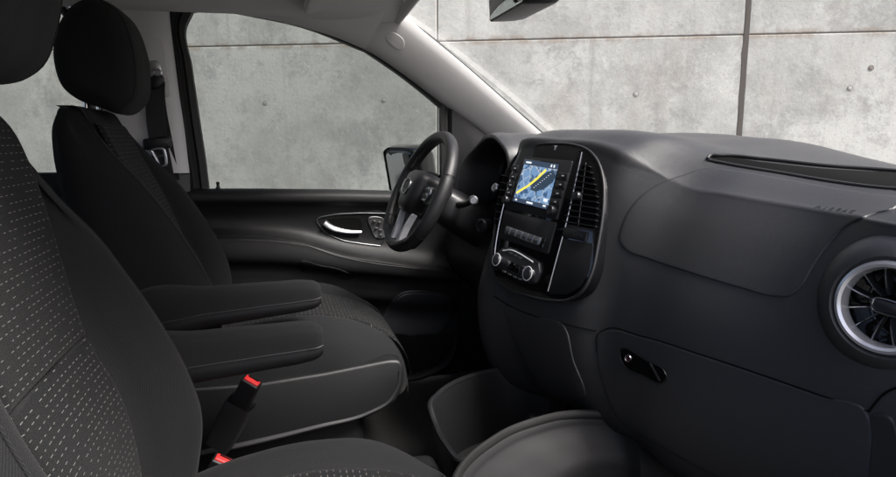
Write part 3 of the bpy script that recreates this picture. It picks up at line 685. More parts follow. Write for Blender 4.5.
vs = [bm.verts.new(SF @ Vector((*p, .0074))) for p in q]; f = bm.faces.new(vs)
for l, p in zip(f.loops, q): l[uvl].uv = (p.x, p.y)
def sq(u, v): return q[3].lerp(q[2], u).lerp(q[0].lerp(q[1], u), v)
def quadz(u0, v0, u1, v1, z, bm): return bm.faces.new([bm.verts.new(SF @ Vector((*sq(u, v), z))) for u, v in ((u0, v0), (u1, v0), (u1, v1), (u0, v1))])
mats = ['map', 'mapbar', 'maproute', 'mapink', 'mapwhite']
def add(fs, k): fs.material_index = k
add(quadz(0, .88, 1, 1, .0077, bm), 1); add(quadz(0, .0, 1, .10, .0077, bm), 1)
def spoly(pts, z, k): add(bm.faces.new([bm.verts.new(SF @ Vector((*sq(u, v), z))) for u, v in pts]), k)
spoly([(.40, .34), (.58, .32), (.80, .44), (.97, .60), (1.0, .74), (.90, .84), (.74, .80), (.62, .70), (.52, .62), (.42, .50)], .0076, 3)
rp = [(.04, .20), (.16, .30), (.30, .40), (.40, .50), (.52, .62), (.60, .72), (.70, .84)]
for (a0, b0), (a1, b1) in zip(rp[:-1], rp[1:]):
    d = Vector((a1 - a0, b1 - b0)).normalized(); nx, ny = -d.y * .028, d.x * .028
    spoly([(a0 - nx, b0 - ny), (a0 + nx, b0 + ny), (a1 + nx, b1 + ny), (a1 - nx, b1 - ny)], .0079, 2)
for u0, v0, u1, v1 in ((.05, .92, .22, .96), (.80, .91, .84, .97), (.88, .91, .92, .97), (.40, .03, .58, .07), (.06, .03, .12, .07), (.84, .15, .95, .22), (.86, .04, .94, .08)): add(quadz(u0, v0, u1, v1, .0080, bm), 4)
for k in range(9):
    u, v = .48 + .045 * k, .40 + .045 * k; add(quadz(u, v, u + .03, v + .012, .0080, bm), 4)
obj('screen_map', bm, mats, screen, 0, fix=False)
def symbol_button(x, y, pts):
    bm = sprism([C2(px, py) for px, py in pts], .006, .009, .0015, .0008); nf_ = len(bm.faces)
    prism(rpoly([sp2(*C2(x - 3, y - 1.6)), sp2(*C2(x + 3, y - 1)), sp2(*C2(x + 2.4, y + 1.8)), sp2(*C2(x - 3.6, y + 1.2))], .0005, 2), .0085, .0093, SF, .0001, bm)
    bm.faces.ensure_lookup_table()
    for f_ in bm.faces[nf_:]: f_.material_index = 1
    obj('button', bm, ['button', 'white'], stack)
for x, y in ((227, 124), (220, 147), (213, 171), (207, 193)):
    symbol_button(x, y, ((x - 12, y - 10), (x + 14, y - 7), (x + 10, y + 10), (x - 16, y + 7)))
for x, y in ((100, 104), (94, 126), (88, 148), (83, 168)):
    symbol_button(x, y, ((x - 7, y - 9), (x + 9, y - 7), (x + 5, y + 8), (x - 11, y + 6)))
def knob(x, y, r, h, nm, parent, m='button', ring='darkchrome'):
    c = sp2(*C2(x, y)); f = SF @ Matrix.Translation((c.x, c.y, .004))
    k = obj(nm, lathe([(r * 1.12, 0), (r * 1.1, h * .25), (r * .98, h * .3), (r * .94, h * .9), (r * .86, h), (.0005, h * .98)], f, 32), m, parent)
    return f
knob(199, 216, .0115, .014, 'volume_knob', stack); knob(77, 187, .010, .013, 'tuning_knob', stack)
obj('lower_panel', sprism([C2(*p) for p in ((68, 214), (206, 246), (184, 330), (52, 286))], .0, .005, .004), 'satin', stack)
sw = obj('switch_strip', sprism([C2(*p) for p in ((76, 256), (170, 288), (163, 308), (70, 275))], .004, .008, .002), 'alu', stack)
for k in range(6):
    t0, t1 = k / 6 + .012, (k + 1) / 6 - .012
    A, B, Cc, D = [Vector(C2(*p)) for p in ((77, 258), (169, 289.5), (162, 306), (71, 274))]
    obj('strip_switch', sprism([A.lerp(B, t0), A.lerp(B, t1), D.lerp(Cc, t1), D.lerp(Cc, t0)], .007, .0105, .001, .0008), 'steel', stack)
obj('strip_slot', sprism([C2(*p) for p in ((168, 284), (182, 286), (172, 316), (160, 311))], .004, .0075, .001), 'gloss', stack)
clim = obj('climate_unit', sprism([C2(*p) for p in ((66, 314), (90, 312), (145, 342), (164, 352), (166, 378), (154, 408), (134, 408), (66, 376), (50, 366), (48, 334))], .0, .010, .006), 'button', stack)
obj('climate_display', sprism([C2(*p) for p in ((84, 346), (116, 362), (112, 384), (79, 368))], .0095, .0115, .001, .0004), 'gloss', stack)
for x, y, r in ((59, 347, .0145), (142, 384, .0155)):
    f = knob(x, y, r, .016, 'climate_knob', stack, 'button')
    bm = bmesh.new()
    for k in range(30):
        a_ = k * math.pi / 15; d = Vector((math.cos(a_), math.sin(a_), 0))
        ff = f @ Matrix.Translation(d * r * .99 + Vector((0, 0, .009))) @ Matrix.Rotation(a_, 4, 'Z'); prism(rect(.0012, .0014), -.0055, .0055, ff, .0003, bm)
    obj('knob_grip', bm, 'darkchrome', stack, 30)
    obj('knob_ring', tube([f @ Vector((r * 1.02 * math.cos(q), r * 1.02 * math.sin(q), .0145)) for q in [k * math.pi / 16 for k in range(32)]], .0010, 6, closed=True, n=0), 'silver', stack)
    obj('knob_face', lathe([(r * .80, .0155), (r * .78, .0168), (r * .6, .0170), (.0005, .0168)], f, 30), 'darkchrome', stack)
obj('climate_trim', tube([SF @ Vector((*sp2(*C2(*p)), .0105)) for p in ((70, 322), (90, 320), (112, 329), (134, 342), (150, 352))], .0016, 8, n=30), 'silver', stack)
bm = bmesh.new(); bmr = bmesh.new()
for k, (x, y) in enumerate(((74, 377), (88, 384), (102, 391), (116, 397), (126, 364), (126, 374), (92, 328), (104, 334), (116, 340), (130, 372))):
    prism(rpoly([sp2(*C2(x - 4, y - 3)), sp2(*C2(x + 4, y)), sp2(*C2(x + 3, y + 4)), sp2(*C2(x - 5, y + 1))], .0006, 2), .009, .0118, SF, .0005, bmr if k in (9,) else bm)
obj('climate_buttons', bm, 'steel', stack, 40); obj('warning_button', bmr, 'red', stack, 40)
c = sp2(556, 148.5)
bm = bmesh.new(); cf = SF @ Matrix.Translation((c.x, c.y, .0025))
prism(rect(.012, .002), 0, .0006, cf @ Matrix.Translation((0, .005, 0)), .0001, bm); prism(rect(.0035, .009), 0, .0006, cf, .0001, bm)
obj('panel_mark', bm, 'white', stack, 0)
# side vents of the stack
vb = obj('side_vent', sprism([C2(*p) for p in ((284, 78), (306, 100), (320, 140), (320, 190), (305, 264), (232, 250), (246, 180), (264, 110))], -.001, .0035, .006, .0008), 'void', stack)
def vane(parent, A, B, nm='vent_vane', th=.0010, z=.003, dp=.009):
    a, b2 = [SF @ Vector((*sp2(*C2(*p)), z)) for p in (A, B)]
    bm = grid_bm([[e + ay * th, e - ay * th, e - ay * th - an_ * -.0 - an_ * dp, e + ay * th - an_ * dp] for e in (a, b2)], True, False, True); bm.transform(Matrix.Translation(an_ * dp))
    return obj(nm, bm, 'button', parent, 30)
for k in range(11):
    t = k / 10; xa = 281 - 48 * t; xb = 300 + 20 * math.sin(min(1, t * 1.6) * math.pi / 2) - 10 * max(0, t - .6)
    vane(stack, (xa - 2, 92 + 19 * t * 8.0), (xb, 100 + 19.8 * t * 8.0))
for xx in ((290, 90, 270, 256),):
    a, b2 = [SF @ Vector((*sp2(*C2(*p)), .0105)) for p in ((xx[0], xx[1]), (xx[2], xx[3]))]
    obj('vent_rib', tube([a, b2], .0013, 6, n=4), 'button', stack)
f = SF @ Matrix.Translation((*sp2(*C2(271, 179)), .008))
obj('vent_knob', lathe([(.0095, 0), (.0095, .008), (.0075, .012), (.0005, .0125)], f, 20), 'button', stack)
obj('switch_block', sprism([C2(*p) for p in ((228, 258), (290, 272), (284, 298), (222, 284))], .001, .006, .002), 'button', stack)
bm = bmesh.new()
for k in range(4): prism(rpoly([sp2(*C2(252 + 7 * k, 273 + 1.6 * k)), sp2(*C2(256 + 7 * k, 274 + 1.6 * k)), sp2(*C2(254 + 7 * k, 284 + 1.6 * k)), sp2(*C2(250 + 7 * k, 283 + 1.6 * k))], .0004, 2), .0055, .0066, SF, .0002, bm)
obj('block_marks', bm, 'satin', stack, 0)
obj('side_pocket', sprism([C2(*p) for p in ((222, 288), (303, 302), (292, 375), (268, 416), (234, 436), (184, 436))], .000, .0032, .006, .0006), 'trimdark', stack)
lv = obj('side_vent', sprism([C2(*p) for p in ((84, 100), (76, 100), (58, 140), (46, 200), (42, 250), (54, 254), (66, 190))], .001, .0035, .003, .0006), 'void', stack)
for k in range(7): vane(stack, (66 - 3.3 * k, 122 + 19 * k), (79 - 3.6 * k, 124 + 19 * k))
obj('light_switch', lathe([(.012, 0), (.012, .006), (.0095, .009), (.0005, .0092)], SF @ Matrix.Translation((*sp2(*C2(46, 155)), .003)), 24), 'darkchrome', stack)

# ---- instrument hood and cluster
AR = [(.555, 1.905, -.20), (.557, 1.90, -.15), (.572, 1.885, -.065), (.600, 1.845, -.022), (.592, 1.72, .006), (.582, 1.60, -.006), (.588, 1.556, -.036), (.594, 1.545, -.10), (.598, 1.548, -.18)]
cy, cz = 1.725, -.12
hs = []
for x, y, z in AR:
    d = Vector((0, y - cy, z - cz)).normalized(); b0 = Vector((x, y, z))
    hs.append([Vector((.90, y, z)) - d * .03, Vector((.74, y, z)) + d * .004, Vector((x + .05, y, z)) + d * .009, b0 + Vector((.012, 0, 0)) + d * .008, b0 + Vector((0, 0, 0)) + d * .003, b0 - d * .004, b0 + Vector((.012, 0, 0)) - d * .010, Vector((x + .06, y, z)) - d * .016, Vector((.70, y, z)) - d * .022])
hood = obj('instrument_hood', loft(hs, 40, 70), 'dash', dash, 60)
cl = obj('instrument_cluster', prism(rpoly(rect(.35, .20), .05, 6), -.02, 0, frame((.695, 1.725, -.11), Vector((-1, 0, .25)), (0, -1, 0)), .004), 'void', hood)
for dy in (-.085, .085):
    fr_ = frame((.694, 1.725 + dy, -.10), Vector((-1, 0, .25)), (0, -1, 0))
    obj('gauge_ring', lathe([(.066, -.002), (.066, .006), (.062, .008), (.060, .002)], fr_, 48), 'satin', hood)

# ================================================================== STEERING WHEEL + COLUMN
tau = R(25.4)
WC = Vector((.392, 1.72, -.15)); e1 = Vector((0, -1, 0)); e2 = Vector((math.sin(tau), 0, math.cos(tau))); wn = Vector((-math.cos(tau), 0, math.sin(tau)))
PH = R(5.5); e1, wn = e1 * math.cos(PH) - wn * math.sin(PH), wn * math.cos(PH) + e1 * math.sin(PH)
WFm = Matrix(((e1.x, e2.x, wn.x, WC.x), (e1.y, e2.y, wn.y, WC.y), (e1.z, e2.z, wn.z, WC.z), (0, 0, 0, 1)))
whl = empty('steering_wheel', WC, 'black leather steering wheel with silver lower spoke facing the driver seat', 'steering wheel')
RW = .172
rimp = [WFm @ Vector((RW * math.cos(a), (RW - (.012 if math.sin(a) < -.8 else 0)) * math.sin(a), 0)) for a in [k * 2 * math.pi / 72 for k in range(72)]]
rimo = obj('rim', tube(rimp, .0190, 16, closed=True, n=0, flat=.82, up=wn), 'leather', whl)
bm = bmesh.new()
for a0 in (22, 158, 215, 325):
    a = R(a0); c = Vector((RW * math.cos(a), RW * math.sin(a), 0)); t = Vector((-math.sin(a), math.cos(a), 0)); rd = c.normalized()
    tube([WFm @ (c + rd * (.0193 * math.cos(q)) + Vector((0, 0, .0160 * math.sin(q)))) for q in [k * math.pi / 10 for k in range(20)]], .0009, 6, closed=True, n=0, bm=bm)
obj('rim_seam', bm, 'void', rimo, 40)
bm = bmesh.new()
for k in range(150):
    a = R(-30) + k * 2 * math.pi / 150
    c = Vector(((RW - .0182) * math.cos(a), (RW - .0182) * math.sin(a), .004)); prism(rect(.0012, .004), -.0006, .0006, WFm @ Matrix.Translation(c) @ Matrix.Rotation(a, 4, 'Z') @ Matrix.Rotation(.5, 4, 'X'), .0002, bm)
obj('rim_stitching', bm, 'satin', rimo, 0)
hub_o = rpoly([(-.068, .05), (-.035, .062), (.035, .062), (.068, .05), (.064, -.015), (.040, -.066), (-.040, -.066), (-.064, -.015)], .022, 5)
hubo = obj('hub', grid_bm([[WFm @ Vector((p.x * s, p.y * s, z)) for p in hub_o] for s, z in ((.80, -.07), (.98, -.055), (1.0, -.01), (.985, .012), (.93, .026), (.80, .034), (.5, .039), (.1, .0405))], True, False, True), 'leather', whl, 60)
# emblem: three pointed star in a ring
ef = WFm @ Matrix.Translation((0, .004, .0405))
obj('emblem_plate', lathe([(.0235, -.003), (.0235, .0), (.0225, .001), (.0005, .001)], ef, 36), 'button', hubo)
bm = lathe([(.0245, -.002), (.0245, .0015), (.0235, .0028), (.0215, .0028), (.0205, .0012)], ef, 40)
for k in range(3):
    a = R(90 + 120 * k); d = Vector((math.cos(a), math.sin(a), 0)); t = Vector((-d.y, d.x, 0))
    tip, l, r_, cc = ef @ (d * .021 + Vector((0, 0, .0014))), ef @ (-d * .0022 + t * .0040 + Vector((0, 0, .0014))), ef @ (-d * .0022 - t * .0040 + Vector((0, 0, .0014))), ef @ Vector((0, 0, .0034))
    V4 = [bm.verts.new(p) for p in (tip, l, r_, cc)]
    bm.faces.new((V4[0], V4[1], V4[3])); bm.faces.new((V4[0], V4[3], V4[2]))
obj('emblem', bm, 'darkchrome', hubo, 20)
for sg in (-1, 1):
    sp3 = [(.052, .022), (.155, .030), (.170, .012), (.165, -.018), (.120, -.026), (.054, -.02)]
    s_o = obj('spoke', prism(rpoly([(x * sg, y) for x, y in sp3], .008), -.016, .010, WFm, .005, back=True), 'button', whl)
    pod = [(.068, .024), (.118, .026), (.126, .008), (.116, -.016), (.070, -.018)]
    so_ = obj('switch_pod', prism(rpoly([(x * sg, y) for x, y in pod], .006), .008, .016, WFm, .002), 'alu' if sg < 0 else 'darkchrome', s_o)
    for k, (x, y) in enumerate(((.082, .012), (.104, .012), (.082, -.004), (.104, -.004))):
        obj('thumb_button', prism(rpoly(rect(.018, .011), .003), .014, .0185, WFm @ Matrix.Translation((x * sg, y, 0)), .0015), 'button' if sg > 0 else 'darkchrome', so_)
lsp = [(-.050, -.050), (-.040, -.066), (-.028, -.12), (-.030, -.158), (.030, -.158), (.028, -.12), (.040, -.066), (.050, -.050)]
lo = obj('spoke', prism(rpoly(lsp, .006), -.020, -.004, WFm, .004, back=True), 'button', whl)
for sg in (-1, 1):
    obj('spoke_trim', prism(rpoly([(sg * .046, -.060), (sg * .058, -.058), (sg * .046, -.10), (sg * .043, -.160), (sg * .018, -.166), (sg * .022, -.11)], .006), -.004, .012, WFm, .003), 'silver', lo)
col = empty('steering_column', (.6, 1.72, -.25), 'black steering column shroud with control stalks behind the wheel', 'steering column')
c0, c1 = WC - wn * .055, WC - wn * .34
rows = []
for t, s, dz in ((0, .62, 0), (.06, .9, 0), (.2, 1.0, -.004), (.5, 1.05, -.01), (1, 1.1, -.02)):
    c = c0.lerp(c1, t); rows.append([c + e1 * (.066 * s * math.copysign(abs(math.cos(a)) ** .7, math.cos(a))) + e2 * (.058 * s * math.copysign(abs(math.sin(a)) ** .7, math.sin(a)) + dz) for a in [k * math.pi / 16 for k in range(32)]])
obj('column_shroud', grid_bm(rows, True, False, True), 'plastic', col, 40)
k0 = at(473.5, 200, Y=1.56)
s1 = obj('gear_stalk', tube([WC - wn * .10 + e1 * .05 + e2 * .012, (WC - wn * .11 + e1 * .06 + e2 * .012).lerp(k0, .6), k0 + Vector((0, .012, 0))], [.010, .007], 10), 'button', col)
obj('stalk_knob', lathe([(.010, -.014), (.0125, -.010), (.0128, .004), (.0115, .008), (.0085, .009), (.008, .0075), (.0005, .0075)], frame(k0, Vector((-.3, -.95, .05)), (0, 0, 1)), 24), 'darkchrome', col)
obj('wiper_stalk', tube([WC - wn * .09 + e1 * -.05, WC - wn * .085 + e1 * -.12 + e2 * .02, WC - wn * .085 + e1 * -.19 + e2 * .03], [.010, .008], 10), 'button', col)
k1 = at(481, 226, Y=1.60)
obj('ignition_lock', lathe([(.020, -.03), (.020, 0), (.017, .004), (.012, .004), (.011, .001), (.0005, .001)], frame(k1, Vector((-.85, -.5, .1)), (0, 0, 1)), 28), 'button', col)
obj('ignition_ring', lathe([(.0125, .003), (.0125, .0055), (.0105, .0055), (.0100, .003)], frame(k1, Vector((-.85, -.5, .1)), (0, 0, 1)), 28), 'darkchrome', col)
obj('knee_panel', loft([[(.66, y, -.20), (.60, y, -.24), (.56, y, -.32), (.57, y, -.42), (.64, y, -.50), (.75, y, -.53)] for y in (1.56, 1.7, 1.9, 2.05)], 24, 12), 'plastic', col, 50)

# ================================================================== SEATS
def seat(label, yc, inb, BK, dx, arm, pw=.1345, dz=0.0, hd=(0, 0), nf=1.0):
    """one front seat; inb = +1/-1: the side (along Y) its armrest is on"""
    s_ = empty('car_seat', (dx - .1, yc, -.85), label, 'car seat', 'front seats of the van')
    Z = lambda p: Vector((p[0] + dx, p[1] + yc, p[2]))
    # backrest: closed sections at constant height (z, ridge x, panel x, rear x, half width)
    secs = []
    for z, r, p, b, wd in BK:
        h = [(p, 0), (p + .003, pw * .52), (p + (r - p) * .04, pw * .88), (p - .006 + (r - p) * .10, pw + .0025), (p + (r - p) * .62, pw + .026), (r - .003, wd - .058), (r - .002, wd - .032), (r - .035, wd - .008),
             (r * .6 + b * .4, wd), (r * .25 + b * .75, wd - .004), (b + .02, wd - .018), (b + .002, wd - .05), (b - .004, wd * .5)]
        h2 = [(x if i < 3 or i > 8 else p - .006 + (x - p + .006) * nf if i < 8 else x, y) for i, (x, y) in enumerate(h)]
        full = [Z((x, y, z)) for x, y in h] + [Z((b - .006, 0, z))] + [Z((x, -y, z)) for x, y in reversed(h2[1:])]
        secs.append(full)
    bk = obj('backrest', loft(secs, 110, 80, True, False, True), 'cloth', s_, 60)
    for sg in (-1, 1):
        ln = []
        for z, r_, p, b, wd in BK[2:-1]:
            rr = r_ if not (nf < 1 and sg < 0) else p + (r_ - p) * nf
            ln.append(Z((rr - .0035, sg * (wd - .030), z)))
        obj('bolster_seam', tube(ln, .0022, 6, n=90), 'cloth', bk)
    def pan(zlo, zhi, name, inset_=.004):
        rows = []
        N, K = 90, 64
        tab = sorted(BK)
        def val(z, k):
            for a, b in zip(tab[:-1], tab[1:]):
                if a[0] <= z <= b[0] + 1e-9:
                    t = (z - a[0]) / (b[0] - a[0]); return a[k] + (b[k] - a[k]) * t
            return tab[-1][k] if z > tab[-1][0] else tab[0][k]
        pts = interp([Vector((t[2], 0, t[0])) for t in tab], 200)
        for i in range(N + 1):
            t = i / N; z = zlo + (zhi - zlo) * t
            qi = next((k for k in range(len(pts) - 1) if pts[k].z <= z <= pts[k + 1].z), len(pts) - 2)
            x = pts[qi].x + (pts[qi + 1].x - pts[qi].x) * min(max((z - pts[qi].z) / max(1e-6, pts[qi + 1].z - pts[qi].z), 0), 1)
            e = min(t, 1 - t); row = []
            puff_v = min(1, e / .03) ** .5
            for j in range(K + 1):
                u = -1 + 2 * j / K; eh = min(1, (1 - abs(u)) / .10) ** .5
                o = .009 * min(puff_v, eh) - .0005
                row.append(Z((x + o + .003 * (abs(u) ** 3), u * pw, z)))
            rows.append(row)
        obj(name, grid_bm(rows), 'clothdash', s_, 70)
    zt = BK[0][0] if BK[0][0] > BK[-1][0] else BK[-1][0]
    pan(-.298, .035, 'backrest_panel'); pan(BK[-1][0] + .01, -.300, 'backrest_panel')
    # headrest: profile in X-Z swept across Y
    prof = [(-.445, .105), (-.462, .16), (-.452, .235), (-.41, .298), (-.365, .315), (-.32, .290), (-.293, .22), (-.288, .15), (-.302, .085), (-.335, .058), (-.385, .072), (-.425, .088)]
    cx_, cz_ = -.375, .185
    if hd[0]: prof = [(cx_ + (x - cx_) * math.cos(R(14)) + (z - cz_) * math.sin(R(14)), cz_ - (x - cx_) * math.sin(R(14)) + (z - cz_) * math.cos(R(14))) for x, z in prof]
    secs = []
    for t in (-1, -.97, -.88, -.7, -.4, 0, .4, .7, .88, .97, 1):
        y = .132 * t; k = (1 - abs(t) ** 4.2) ** .45 if abs(t) < 1 else .0
        k = max(k, .16)
        k = .35 + .65 * k if abs(t) < 1 else .30
        secs.append([Z((hd[0] + cx_ + (x - cx_) * k, y, hd[1] + cz_ + (z - cz_) * (.3 + .7 * k))) for x, z in prof])
    hr = obj('headrest', loft(secs, 60, 50, True, False, True), 'clothblack', s_, 60)
    seam = []
    for sg in (-1, 1):
        obj('headrest_seam', tube([Z((hd[0] + cx_ + (x - cx_) * .921, sg * .094, hd[1] + cz_ + (z - cz_) * .944)) for x, z in prof], .0022, 6, closed=True, n=80), 'clothblack', hr)
    for sg in (-1, 1):
        obj('post', tube([Z((-.405, .062 * sg, .14)), Z((-.415, .062 * sg, -.02))], .0065, 12, n=4), 'chrome', hr)
        obj('post_sleeve', lathe([(.015, -.02), (.015, .006), (.011, .012), (.007, .012)], frame(Z((-.412, .062 * sg, .058)), (0, 0, 1), (1, 0, 0)), 18), 'plastic', hr)
    # cushion: sections across Y along X  (x, centre top z)
    CU_ = [(x_, z_ + dz * (1 if z_ > -.65 else .3)) for x_, z_ in ((-.30, -.52), (-.22, -.505), (-.08, -.465), (.06, -.450), (.165, -.466), (.245, -.497), (.295, -.535), (.318, -.575), (.328, -.622))]
    secs = []
    for i, (x, zc) in enumerate(CU_):
        wd = .25 if x < .2 else .25 - (.03 if x < .26 else .055 if x < .31 else .085 if x < .32 else .12)
        b = .020 if x < .2 else .012; bt = -.665 + dz * .8 + (.012 if x > .31 else 0) + (.012 if x > .32 else 0)
        xx = x
        h = [(0, zc + .004), (.08, zc + .003), (.128, zc - .002), (.142, zc - .004), (.175, zc + b), (wd - .035, zc + b * .8), (wd - .008, zc - .022), (wd, zc - .06), (wd - .004, max(zc - .12, bt + .008)), (wd - .03, bt), (.1, bt - .002)]
        secs.append([Z((xx, y, z)) for y, z in h] + [Z((xx, 0, bt - .002))] + [Z((xx, -y, z)) for y, z in reversed(h[1:])])
    cu = obj('cushion', loft(secs, 100, 70, True, False, True), 'cloth', s_, 60)
    rows = []
    pth = interp([Vector((x, 0, z)) for x, z in CU_[1:]], 44)
    for i, p in enumerate(pth):
        t = i / 43; n_ = (pth[min(i + 1, 43)] - pth[max(i - 1, 0)]).normalized(); nn = Vector((-n_.z, 0, n_.x)); row = []
        for j in range(25):
            u = -1 + j / 12; o = .011 * min((min(1, (1 - abs(u)) / .10)) ** .5, min(1, min(t, 1 - t) / .05) ** .5) - .003
            row.append(Z(p + nn * o + Vector((0, u * .134, 0))))
        rows.append(row)
    obj('cushion_panel', grid_bm(rows), 'clothdash', s_, 70)
    # moulded side trims, base, rails
    for sd in (-1, 1):
        out = [(-.30, -.555), (-.05, -.562), (.10, -.552), (.255, -.535), (.282, -.538), (.294, -.558), (.292, -.60), (.270, -.645), (.21, -.675), (.08, -.695), (-.09, -.718), (-.30, -.735)]
        fy = frame(Z((0, sd * .243, 0)), (0, sd, 0), (1, 0, 0) if sd < 0 else (-1, 0, 0))
        P = rpoly([(x if sd < 0 else -x, z + dz * .8) for x, z in out], .012, 4)
        rows = [[fy @ Vector((p.x, p.y, z)) for p in pl] for pl, z in ((P, -.03), (P, .010), (inset(P, .0012), .0135), (inset(P, .004), .0160), (inset(P, .008), .0172))]
        tr = obj('side_trim', grid_bm(rows, True, False, True), 'trimdark', s_, 50)
        lip = [(-.30, -.722), (-.09, -.706), (.08, -.684), (.20, -.665), (.256, -.638), (.277, -.60), (.281, -.565)]
        obj('trim_lip', tube([fy @ Vector((x if sd < 0 else -x, z + dz * .8, .0165)) for x, z in lip], [.0095, .004], 10, n=50, flat=.7), 'satin', tr)  # paler than the trim, painting a highlight along its lower edge
        if sd == inb:
            obj('recline_lever', prism(rpoly([(-.02, -.008), (.05, -.012), (.05, .008), (-.02, .012)], .006), 0, .012, fy @ Matrix.Translation(((-.24 if sd < 0 else .24), -.60, .012)), .003), 'plastic', tr)
    obj('seat_base', prism(rpoly([(-.26, -.20), (.20, -.20), (.20, .20), (-.26, .20)], .03), -.84, -.672 + dz * .8, Matrix.Translation(Vector((dx, yc, 0))), .008), 'plastic', s_)
    for sd in (-1, 1):
        obj('seat_rail', prism(rect(.60, .035), -.848, -.81, Matrix.Translation(Vector((dx - .02, yc + sd * .19, 0))), .004), 'satin', s_)
    # armrest on the inboard side
    y0, y1 = arm['y']
    pr_ = arm['secs']
    secs = []
    for x, zt_, zb_, k in pr_:
        ym, hw = (y0 + y1) / 2, (y1 - y0) / 2 * k; zm = (zt_ + zb_) / 2; hh = (zt_ - zb_) / 2
        secs.append([Vector((x, ym + hw * math.copysign(abs(math.cos(a)) ** .55, math.cos(a)), zm + hh * math.copysign(abs(math.sin(a)) ** .6, math.sin(a)))) for a in [q * math.pi / 12 for q in range(24)]])
    ar = obj('armrest', loft(secs, 60, 50, True, False, True), 'cloth', s_, 60)
    for yy in (y0 - .0008, y1 + .0008):
        L1 = [Vector((x, yy if k > .9 else (y0 + y1) / 2 + (yy - (y0 + y1) / 2) * k * 1.0, zt_ - (zt_ - zb_) * .66)) for x, zt_, zb_, k in pr_[1:-1]]
        obj('armrest_piping', tube(L1, .0016, 6, n=50), 'satin', ar)
    lo_ = []
    for x, zt_, zb_, k in pr_[1:-1]:
        ym, hw = (y0 + y1) / 2, (y1 - y0) / 2 * k * 1.012; z1_ = zt_ - (zt_ - zb_) * .68; z0_ = zb_ - .004
        lo_.append([Vector((x, ym - hw, z1_)), Vector((x, ym - hw, (z0_ + z1_) / 2)), Vector((x, ym - hw * .8, z0_)), Vector((x, ym, z0_ - .001)), Vector((x, ym + hw * .8, z0_)), Vector((x, ym + hw, (z0_ + z1_) / 2)), Vector((x, ym + hw, z1_))])
    obj('armrest_shell', loft(lo_, 24, 40), 'plastic', ar, 60)
    xr, zt_, zb_, k = pr_[0]
    obj('armrest_pivot', lathe([(.0005, -.03), (.035, -.03), (.035, .03), (.0005, .03)], frame((xr + .01, (y0 + y1) / 2 , (zt_ + zb_) / 2), (0, 1, 0), (1, 0, 0)), 24), 'plastic', ar)
    return s_
BD = [(.072, -.415, -.415, -.435, .150), (.064, -.398, -.398, -.448, .175), (.04, -.385, -.382, -.456, .195), (-.03, -.336, -.350, -.456, .222), (-.09, -.284, -.322, -.447, .236), (-.15, -.240, -.294, -.436, .244), (-.22, -.198, -.268, -.425, .25), (-.30, -.158, -.244, -.41, .252), (-.39, -.131, -.217, -.39, .25), (-.48, -.133, -.20, -.37, .245), (-.57, -.15, -.20, -.35, .24)]
BP = [(.062, -.425, -.420, -.445, .165), (.052, -.402, -.398, -.455, .190), (.02, -.378, -.366, -.462, .207), (-.03, -.352, -.346, -.462, .222), (-.09, -.316, -.332, -.455, .232), (-.16, -.270, -.319, -.445, .256), (-.22, -.236, -.309, -.435, .26), (-.30, -.194, -.291, -.42, .262), (-.40, -.153, -.252, -.40, .262), (-.47, -.136, -.238, -.38, .26), (-.57, -.147, -.232, -.36, .258), (-.68, -.175, -.24, -.34, .25)]
def armsecs(x0, x1, zt0, zt1, zb0, zb1):
    out = []
    for t, k, a, b in ((-.02, .5, -.03, .03), (0, .85, -.008, .01), (.04, 1, 0, 0), (.4, 1, 0, 0), (.75, 1, 0, 0), (.92, .99, -.002, .001), (.97, .94, -.006, .004), (.995, .8, -.014, .010), (1.0, .55, -.024, .02)):
        x = x0 + (x1 - x0) * t; out.append((x, zt0 + (zt1 - zt0) * t + a, zb0 + (zb1 - zb0) * t + b, k))
    return out
seat('driver seat of charcoal cloth with black headrest beside the far door', 1.72, -1, BD, 0.0, dict(y=(1.405, 1.47), secs=armsecs(-.30, .096, -.322, -.318, -.415, -.375)))
seat('near passenger seat of charcoal cloth with pale dashed backrest, cropped at left', .89, 1, BP, 0.0, dict(y=(1.185, 1.25), secs=armsecs(-.30, .082, -.36, -.352, -.455, -.418)), pw=.158, dz=-.11, hd=(.035, .015), nf=.45)

# ================================================================== BELT, BUCKLES
belt = empty('seat_belt', at(165, 160, Y=2.05), 'black seat belt hanging from the light grey pillar beside the driver headrest', 'seat belt')
def strap(path, wd, wax, th=.0018, name='webbing', m='belt', parent=belt):
    P = interp(path, 40); W = Vector(wax).normalized(); rows = []
    for i, p in enumerate(P):
        t = (P[min(i + 1, 39)] - P[max(i - 1, 0)]).normalized(); n_ = t.cross(W).normalized()
        rows.append([p + W * wd / 2 + n_ * th, p - W * wd / 2 + n_ * th, p - W * wd / 2 - n_ * th, p + W * wd / 2 - n_ * th])
    return obj(name, grid_bm(rows, True, False, True), m, parent, 40)
dr = at(157, 82, Y=2.05)
strap([at(156, 82, Y=2.05), at(155, 110, Y=2.035), at(158, 140, Y=2.03), at(164, 170, Y=2.03), at(172, 215, Y=2.05)], .050, (1, -.1, .02))
strap([at(156, 82, Y=2.046), at(157, 100, Y=2.06), at(164, 140, Y=2.066), at(172, 180, Y=2.075)], .046, (1, -.1, .02), name='retractor_webbing')
P = [at(x, y, Y=2.045) for x, y in ((148, 78), (160, 73), (164, 77), (164, 84), (157, 90), (146, 88))]
obj('belt_guide', prism(rpoly([(p.x, p.z) for p in P], .01), -.008, .008, IDY((0, 2.045, 0)), .005, back=True), 'plastic', belt)
obj('guide_bolt', lathe([(.012, 0), (.012, .006), (.009, .009), (.0005, .009)], frame(at(158, 73, Y=2.045), (0, -1, 0), (1, 0, 0)), 20), 'alu', belt)
